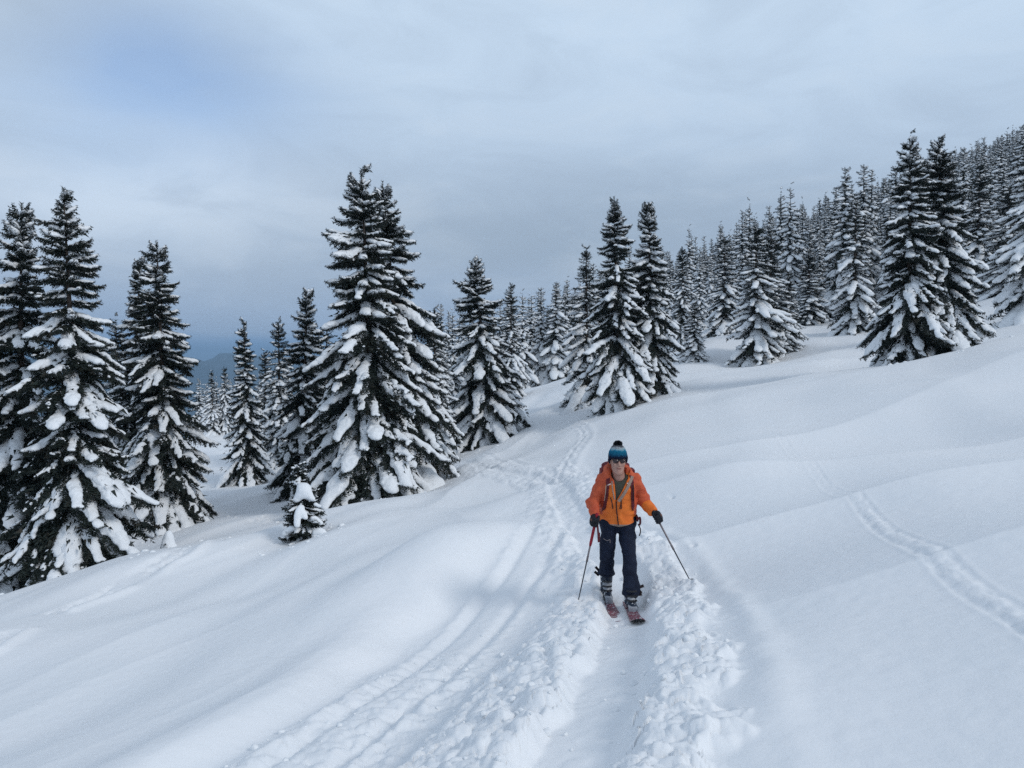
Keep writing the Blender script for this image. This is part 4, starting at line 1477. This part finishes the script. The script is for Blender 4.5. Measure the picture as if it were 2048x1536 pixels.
def f_trou(G):
    F = capsule(G, (-0.05, 0.02, 0.90), (0.05, 0.02, 0.90), 0.135, 0.135, (1, 0.85, 1))
    for k_, ck in (('A', (-0.108, 0.13, 0.27)), ('B', (0.096, -0.29, 0.175))):
        L_ = smin(capsule(G, J['hip' + k_], J['kn' + k_], 0.096, 0.068), capsule(G, J['kn' + k_], ck, 0.068, 0.098), 0.03)
        F = smin(F, L_, 0.02)
    F = F + 0.030 * noise3(G * np.array([8, 8, 15]) + G[..., [2, 0, 1]] * 6, 15) + 0.014 * noise3(G * np.array([20, 20, 34]), 16)
    s = np.where(G[..., 0] < 0, 0.285, 0.185) + 0.10 * np.abs(G[..., 0] + np.where(G[..., 0] < 0, 0.105, -0.095)) * 4 * 0.6
    F = smax(F, s - G[..., 2], 0.012)
    # hollow cuffs
    F = smax(F, -capsule(G, (-0.105, 0.14, 0.2), (-0.106, 0.11, 0.34), 0.078, 0.06), 0.008)
    F = smax(F, -capsule(G, (0.096, -0.295, 0.10), (0.096, -0.28, 0.24), 0.078, 0.06), 0.008)
    return smax(F, G[..., 2] - 0.97, 0.01)


tr = link('trousers', sdf_mesh('trousers', (-0.26, -0.44, 0.15), (0.26, 0.28, 1.0), 0.0085, f_trou, [M_trou]), person)
ribbon('pocket_zip', [(-0.165, -0.10, 0.74), (-0.13, -0.125, 0.725), (-0.10, -0.13, 0.735), (-0.098, -0.13, 0.70)], 0.006, 0.004, M_alu, tr)
for (x, y, z, dx, dz) in ((0.195, -0.28, 0.285, 0.035, 0.01), (0.185, -0.28, 0.24, 0.02, -0.02), (0.18, -0.28, 0.205, 0.03, 0.0), (-0.20, 0.12, 0.36, -0.02, 0.02), (-0.205, 0.12, 0.31, -0.025, 0.02)):
    ribbon('cuff_buckle', [(x - dx * 0.8, y, z - dz), (x + dx, y, z + dz)], 0.028, 0.02, M_zip, tr)

# boots
for k_, s, bx, by, g0 in (('A', -1, -0.098, 0.15, GA), ('B', 1, 0.092, -0.33, GB)):
    def f_boot(G, bx=bx, by=by, g0=g0, s=s):
        z = g0 + 0.045
        F = capsule(G, (bx, by + 0.10, z + 0.035), (bx + 0.004, by - 0.135, z + 0.03), 0.052, 0.045, (1, 1, 0.85))
        F = smin(F, capsule(G, (bx, by + 0.06, z + 0.06), (bx + 0.003 * s, by - 0.035, z + 0.29), 0.06, 0.068), 0.035)
        F = smin(F, capsule(G, (bx, by - 0.06, z + 0.06), (bx, by + 0.0, z + 0.15), 0.035, 0.045), 0.03)
        F = smax(F, g0 + 0.03 - G[..., 2], 0.006)
        return smax(F, G[..., 2] - (0.335 if s < 0 else 0.215), 0.01) + 0.004 * noise3(G * 40, 3)

    def r_boot(c, bx=bx, by=by, g0=g0):
        z = c[:, 2] - g0
        y = c[:, 1] - by
        return (((z > 0.17) & (z < 0.225) & (y < -0.01) & (np.abs(c[:, 0] - bx) < 0.048)) | ((z > 0.14) & (z < 0.175) & (y < -0.03)) | ((z < 0.10) & (y < -0.155))).astype(int)
    bt = link('ski_boot', sdf_mesh('ski_boot', (bx - 0.11, by - 0.22, g0), (bx + 0.11, by + 0.20, g0 + 0.42), 0.0075, f_boot, [M_boot, M_bootw], r_boot), person)
    for zz, yy in ((0.085, -0.085), (0.125, -0.06), (0.175, -0.06)):
        ribbon('buckle', [(bx - 0.05, by + yy + 0.015, g0 + 0.045 + zz), (bx, by + yy - 0.02, g0 + 0.05 + zz), (bx + 0.05, by + yy + 0.015, g0 + 0.045 + zz)], 0.016, 0.009, M_dark, bt)

# knitted hat with pompom
def f_hat(G):
    c = HC
    F = ell(G, c + [0, 0.012, 0.035], (0.098, 0.112, 0.118))
    F = smin(F, ell(G, c + [0, 0.015, 0.09], (0.075, 0.08, 0.075)), 0.03)
    fr_ = G[..., 1] - c[1]
    cut = c[2] + 0.030 - 0.075 * sstep(-0.06, 0.02, fr_)
    F = smax(F, cut - G[..., 2], 0.012)
    F = smin(F, np.maximum(np.abs(ell(G, c + [0, 0.012, 0.035], (0.099, 0.113, 0.12))) - 0.006, np.abs(G[..., 2] - cut - 0.022) - 0.026), 0.01)
    F = smax(F, -ell(G, c + [0, 0.012, 0.0], (0.084, 0.098, 0.10)), 0.006)
    return F + 0.005 * noise3(G * np.array([45, 45, 60]), 4)


hat = link('bobble_hat', sdf_mesh('bobble_hat', HC - [0.13, 0.14, 0.08], HC + [0.13, 0.16, 0.19], 0.006, f_hat, [M_hat]), person)
pr = np.random.default_rng(5)
PC = HC + [0.002, 0.02, 0.165]
pv = []
for q in range(900):
    d = nrm(pr.normal(0, 1, 3))
    w = nrm(np.cross(d, pr.normal(0, 1, 3))) * 0.0045
    e = PC + d * np.array([0.047, 0.047, 0.038]) * pr.uniform(0.85, 1.12)
    pv.append([PC + d * 0.012 - w, PC + d * 0.012 + w, e + w, e - w])
pv = np.array(pv).reshape(-1, 3)
link('pompom', mesh_np('pompom', pv, [np.arange(len(pv)).reshape(-1, 4)], M_pom, False), hat)

# sunglasses
def f_lens(G):
    F = 9.0
    for s in (-1, 1):
        F = np.minimum(F, ell(G, HC + [s * 0.034, -0.098, 0.004], (0.031, 0.014, 0.021)))
    return F


def f_frame(G):
    F = capsule(G, HC + [-0.062, -0.100, 0.021], HC + [0.062, -0.100, 0.021], 0.0045, 0.0045)
    for s in (-1, 1):
        F = np.minimum(F, capsule(G, HC + [s * 0.064, -0.098, 0.018], HC + [s * 0.084, -0.01, 0.012], 0.0045, 0.004))
    return smin(F, capsule(G, HC + [-0.012, -0.110, 0.012], HC + [0.012, -0.110, 0.012], 0.005, 0.005), 0.004)


gl = link('sunglasses', sdf_mesh('sunglasses', HC - [0.1, 0.14, 0.03], HC + [0.1, 0.02, 0.04], 0.0035, f_frame, [M_dark]), person)
link('lens', sdf_mesh('lens', HC - [0.08, 0.13, 0.03], HC + [0.08, -0.07, 0.035], 0.0035, f_lens, [M_lens]), gl)


# gloves: palm, four curled fingers and a thumb round each pole grip
def glove(k_, grip_dir, cuff_from, s):
    h = np.array(J['ha' + k_])
    g_ = nrm(np.array(grip_dir, float))              # pole axis, pointing up
    fwd = nrm(np.array([0.25 * s, -1.0, 0.1]) - g_ * (np.array([0.25 * s, -1.0, 0.1]) @ g_))
    out = np.cross(g_, fwd) * s
    lo, hi = h - 0.15, h + 0.15

    def fn(G):
        F = capsule(G, h + out * 0.028 + g_ * 0.030, h + out * 0.028 - g_ * 0.034, 0.030, 0.028)          # palm/back of hand
        F = smin(F, capsule(G, h + out * 0.02, cuff_from, 0.034, 0.040), 0.03)
        for i, (o, l) in enumerate(((0.036, 1.0), (0.012, 1.08), (-0.013, 1.0), (-0.036, 0.85))):
            b0 = h + g_ * o + out * 0.030 + fwd * 0.018
            k1 = h + g_ * (o - 0.003) + out * 0.020 + fwd * 0.046 * l
            k2 = h + g_ * (o - 0.005) - out * 0.018 + fwd * 0.044 * l
            tp = h + g_ * (o - 0.006) - out * 0.030 + fwd * 0.014
            f = smin(smin(capsule(G, b0, k1, 0.0155, 0.0145), capsule(G, k1, k2, 0.0145, 0.0135), 0.004), capsule(G, k2, tp, 0.0135, 0.012), 0.004)
            F = smin(F, f, 0.005)
        t0 = h + g_ * 0.034 + out * 0.012 - fwd * 0.014
        t1 = h + g_ * 0.052 - out * 0.022 + fwd * 0.004
        t2 = h + g_ * 0.040 - out * 0.030 + fwd * 0.030
        return smin(F, smin(capsule(G, t0, t1, 0.017, 0.015), capsule(G, t1, t2, 0.015, 0.013), 0.004), 0.008)

    def rg(c):
        d = (c - h) @ g_
        return ((np.abs(d - 0.012) < 0.012) & (((c - h) @ out) > 0.03)).astype(int)
    return link('glove', sdf_mesh('glove', lo, hi, 0.0055, fn, [M_black, M_brown], rg), person)


def tip_of(px, py):
    p = hit(px, py)
    return np.array([p[0] - PX, p[1] - PY, gz(*p) - PZ]) / PS


TIPA, TIPB = tip_of(1157, 1217), tip_of(1379, 1171)
for k_, tip, s in (('A', TIPA, 1), ('B', TIPB, -1)):
    h = np.array(J['ha' + k_])
    u = nrm(h - tip)
    wr = np.array(J['wr' + k_])
    glove(k_, u, wr + (wr - h) * 0.2, -s)
    L = np.linalg.norm(h - tip)
    root = link('ski_pole', None, mat=PR @ Matrix.Translation(tip), cat='ski pole',
                label='ski pole with a red grip planted upright on the left of the skier' if k_ == 'A' else 'ski pole slanting out to the right of the skier from his stretched arm')

    def tube(name, prof, mat, par, u=u):
        e1 = nrm(np.cross(u, [0, 1, 0.2]))
        e2 = np.cross(u, e1)
        V, F = [], []
        n_ = 10
        for d, r_ in prof:
            for q in range(n_):
                a = 2 * math.pi * q / n_
                V.append(u * d + (e1 * math.cos(a) + e2 * math.sin(a)) * r_)
        for i in range(len(prof) - 1):
            for q in range(n_):
                F.append((i * n_ + q, i * n_ + (q + 1) % n_, (i + 1) * n_ + (q + 1) % n_, (i + 1) * n_ + q))
        V += [u * prof[0][0], u * prof[-1][0]]
        T_ = [(len(V) - 2, (q + 1) % n_, q) for q in range(n_)] + [(len(V) - 1, (len(prof) - 1) * n_ + q, (len(prof) - 1) * n_ + (q + 1) % n_) for q in range(n_)]
        return link(name, mesh_np(name, np.array(V), [np.array(F), np.array(T_)], mat), par)
    split = 0.50 * L
    grip_lo = L - (0.27 if k_ == 'A' else 0.07)
    tube('lower_shaft', [(-0.10, 0.0045), (0.02, 0.0055), (split, 0.0075)], M_carb, root)
    tube('upper_shaft', [(split - 0.01, 0.0115), (split + 0.05, 0.0115), (split + 0.055, 0.0095), (grip_lo, 0.0098)], M_alu, root)
    gp = tube('grip', [(grip_lo - 0.005, 0.0125), (grip_lo + 0.03, 0.0155), (L - 0.07, 0.015), (L, 0.0165), (L + 0.05, 0.017), (L + 0.075, 0.019), (L + 0.085, 0.014)], M_red if k_ == 'A' else M_black, root)
    tube('basket', [(-0.035, 0.006), (-0.03, 0.045), (-0.022, 0.046), (-0.012, 0.008)], M_dark, root)
    if k_ == 'A':
        b0 = u * (L - 0.02)
        ribbon('strap', [b0 + [0.02, -0.03, -0.02], b0 + [0.028, -0.035, -0.10], b0 + [0.034, -0.03, -0.195], b0 + [0.042, -0.01, -0.10]], 0.020, 0.004, M_maroon, root)

# skis
for k_, bx, by, g0, rz, lab in (('A', -0.098, 0.15, GA, 0.03, 'dusty red ski, the rear one, under the left foot in the picture'), ('B', 0.092, -0.33, GB, -0.075, 'dusty red ski pushed ahead, snow flecked, with its tip nearest the camera')):
    y0, y1 = -0.93, 0.85
    za, zb = gz(PX + bx - 0.0, PY + by - 0.75) - PZ, gz(PX + bx, PY + by + 0.55) - PZ
    slope = (zb - za) / 1.30 / PS
    n_ = 44
    V, F = [], []
    for i in range(n_ + 1):
        t = i / n_
        yy = y0 + (y1 - y0) * t
        w = 0.054 + 0.018 * abs(2 * t - 1.05) ** 2
        if t < 0.085:
            w *= max(0.30, math.sqrt(max(0.0, 1 - ((0.085 - t) / 0.085) ** 2.4)))
        if t > 0.97:
            w *= 1 - 6 * (t - 0.97)
        zz = 0.02 + slope * yy + (0.075 * ((0.17 - t) / 0.17) ** 2 if t < 0.17 else 0) + (0.02 * ((t - 0.95) / 0.05) ** 2 if t > 0.95 else 0)
        hth = 0.006 if t < 0.12 or t > 0.93 else 0.009
        for sx, sz in ((-1, -1), (1, -1), (1, 1), (-1, 1)):
            V.append((sx * w * (1 if sz < 0 else 0.94), yy, zz + sz * hth))
    for i in range(n_):
        for q in range(4):
            F.append((i * 4 + q, i * 4 + (q + 1) % 4, i * 4 + 4 + (q + 1) % 4, i * 4 + 4 + q))
    F += [(3, 2, 1, 0), tuple(n_ * 4 + q for q in range(4))]
    F = np.array(F)
    mi = np.zeros(len(F), int)
    mi[:n_ * 4:4] = 1
    mm = PR @ Matrix.Translation((bx, by, g0)) @ Matrix.Rotation(rz, 4, 'Z')
    sk = link('ski', mesh_np('ski', np.array(V), [F[:, ::-1]], [M_ski, M_skib], False, mi), mat=mm, label=lab, cat='ski')

    def block(name, x, y, z, dx, dy, dz, mat):
        c = np.array([(sx * dx, sy * dy, sz * dz) for sx in (-1, 1) for sy in (-1, 1) for sz in (-1, 1)]) + (x, y, z)
        f = np.array([(0, 1, 3, 2), (4, 6, 7, 5), (0, 4, 5, 1), (2, 3, 7, 6), (0, 2, 6, 4), (1, 5, 7, 3)])
        return link(name, mesh_np(name, c, [f], mat, False), sk)
    block('toe_piece', 0, -0.165, 0.052 + slope * -0.165, 0.036, 0.035, 0.022, M_bootw)
    block('heel_piece', 0, 0.17, 0.06 + slope * 0.17, 0.034, 0.05, 0.028, M_dark)
    block('brake', 0.058, 0.12, 0.04 + slope * 0.12, 0.004, 0.05, 0.006, M_dark)

# backpack carried behind the shoulders
bp = link('backpack', sdf_mesh('backpack', (-0.24, -0.06, 0.90), (0.24, 0.40, 1.62), 0.012,
          lambda G: smin(np.maximum(np.maximum(np.abs(G[..., 0] + 0.005) - 0.145, np.abs(G[..., 1] - 0.155 + 0.25 * (G[..., 2] - 1.2)) - 0.10), np.abs(G[..., 2] - 1.21) - 0.21) - 0.03 + 0.02 * noise3(G * 9, 2),
                         ell(G, (-0.02, 0.055, 1.495), (0.15, 0.10, 0.045)), 0.05), [M_pack]), mat=PR, label='maroon backpack worn by the skier behind his shoulders', cat='backpack')
for s in (-1, 1):
    xs = -0.008
    st = on_front([(xs + s * 0.118, 1.40), (xs + s * 0.128, 1.32), (xs + s * 0.132, 1.24), (xs + s * 0.140, 1.15), (xs + s * 0.150, 1.07)], 0.010)
    st = [(xs + s * 0.11, 0.03, 1.465), (xs + s * 0.113, -0.06, 1.462)] + st + [(xs + s * 0.178, 0.0, 1.01)]
    so = ribbon('shoulder_strap', st, 0.034, 0.012, M_maroon, bp, (s * 0.35, -1, 0.3))
    ribbon('strap_webbing', [(x + s * 0.012 - 0.004, y - 0.012, z) for x, y, z in st[3:6]], 0.008, 0.004, M_beige if s < 0 else M_zip, so)
ribbon('hip_belt', [(0.17, 0.10, 0.97), (0.195, 0.0, 0.95), (0.20, -0.06, 0.93)], 0.045, 0.02, M_maroon, bp, (1, -0.2, 0))
ribbon('hip_strap', [(0.205, -0.06, 0.935), (0.222, -0.07, 0.955), (0.226, -0.07, 0.90), (0.214, -0.07, 0.875)], 0.022, 0.006, M_maroon, bp, (0.3, -1, 0))
ribbon('hanging_strap', [(0.205, -0.06, 0.885), (0.226, -0.07, 0.84), (0.228, -0.07, 0.80), (0.216, -0.07, 0.76)], 0.012, 0.003, M_zip, bp, (0.3, -1, 0))

# ------------------------------------------------------------------ loose lumps of snow beside and in the tracks
cr = np.random.default_rng(77)
CV, CQ, co = [], [], 0
base_l = [surface_nets(*(lambda G: (np.linalg.norm(G / np.array([1.0, 0.85, 0.7]), axis=-1) - 0.8 + 0.5 * noise3(G * 2.2, k_), (-1.2, -1.2, -1.2), 0.3))(grid3((-1.2,) * 3, (1.2,) * 3, 0.3))) for k_ in range(6)]
seg = np.vstack([T_MAIN[2:70], T_MAIN[2:50], T_LEFT[:40]])
for i in range(210):
    p = seg[cr.integers(len(seg))]
    off = cr.normal(0, 0.62)
    a = cr.uniform(0, 6.28)
    x, y = p[0] + off, p[1] + cr.normal(0, 0.12)
    if math.hypot(x - PX, y - PY) < 0.5:
        continue
    sz = 0.010 + 0.030 * cr.random() ** 2.5
    if abs(off) > 0.9:
        continue
    v, q = base_l[i % 6]
    R3 = np.array(Matrix.Rotation(a, 3, 'Z') @ Matrix.Rotation(cr.uniform(-0.6, 0.6), 3, 'X'))
    CV.append(v @ R3.T * sz + (x, y, gz(x, y) + sz * 0.25))
    CQ.append(q + co)
    co += len(v)
for tx, ty, tr_ in ((-4.2, 23.2, 2.4), (-9.8, 17.6, 2.2), (-11.2, 25, 1.8), (5.2, 33.6, 2.2), (15.6, 28.6, 2.2), (-1.2, 36.4, 2.2), (-4.3, 15.8, 0.7)):
    for i in range(34):
        a = cr.uniform(0, 6.28)
        d = tr_ * cr.uniform(0.75, 1.6)
        x, y = tx + d * math.cos(a), ty + d * math.sin(a)
        sz = 0.03 + 0.08 * cr.random() ** 2
        v, q = base_l[i % 6]
        CV.append(v * sz + (x, y, gz(x, y)))
        CQ.append(q + co)
        co += len(v)
link('snow_clods', mesh_np('snow_clods', np.concatenate(CV), [np.concatenate(CQ)], M_tsnow), label='loose lumps of broken snow lying along the ploughed track', cat='snow lumps', kind='stuff')
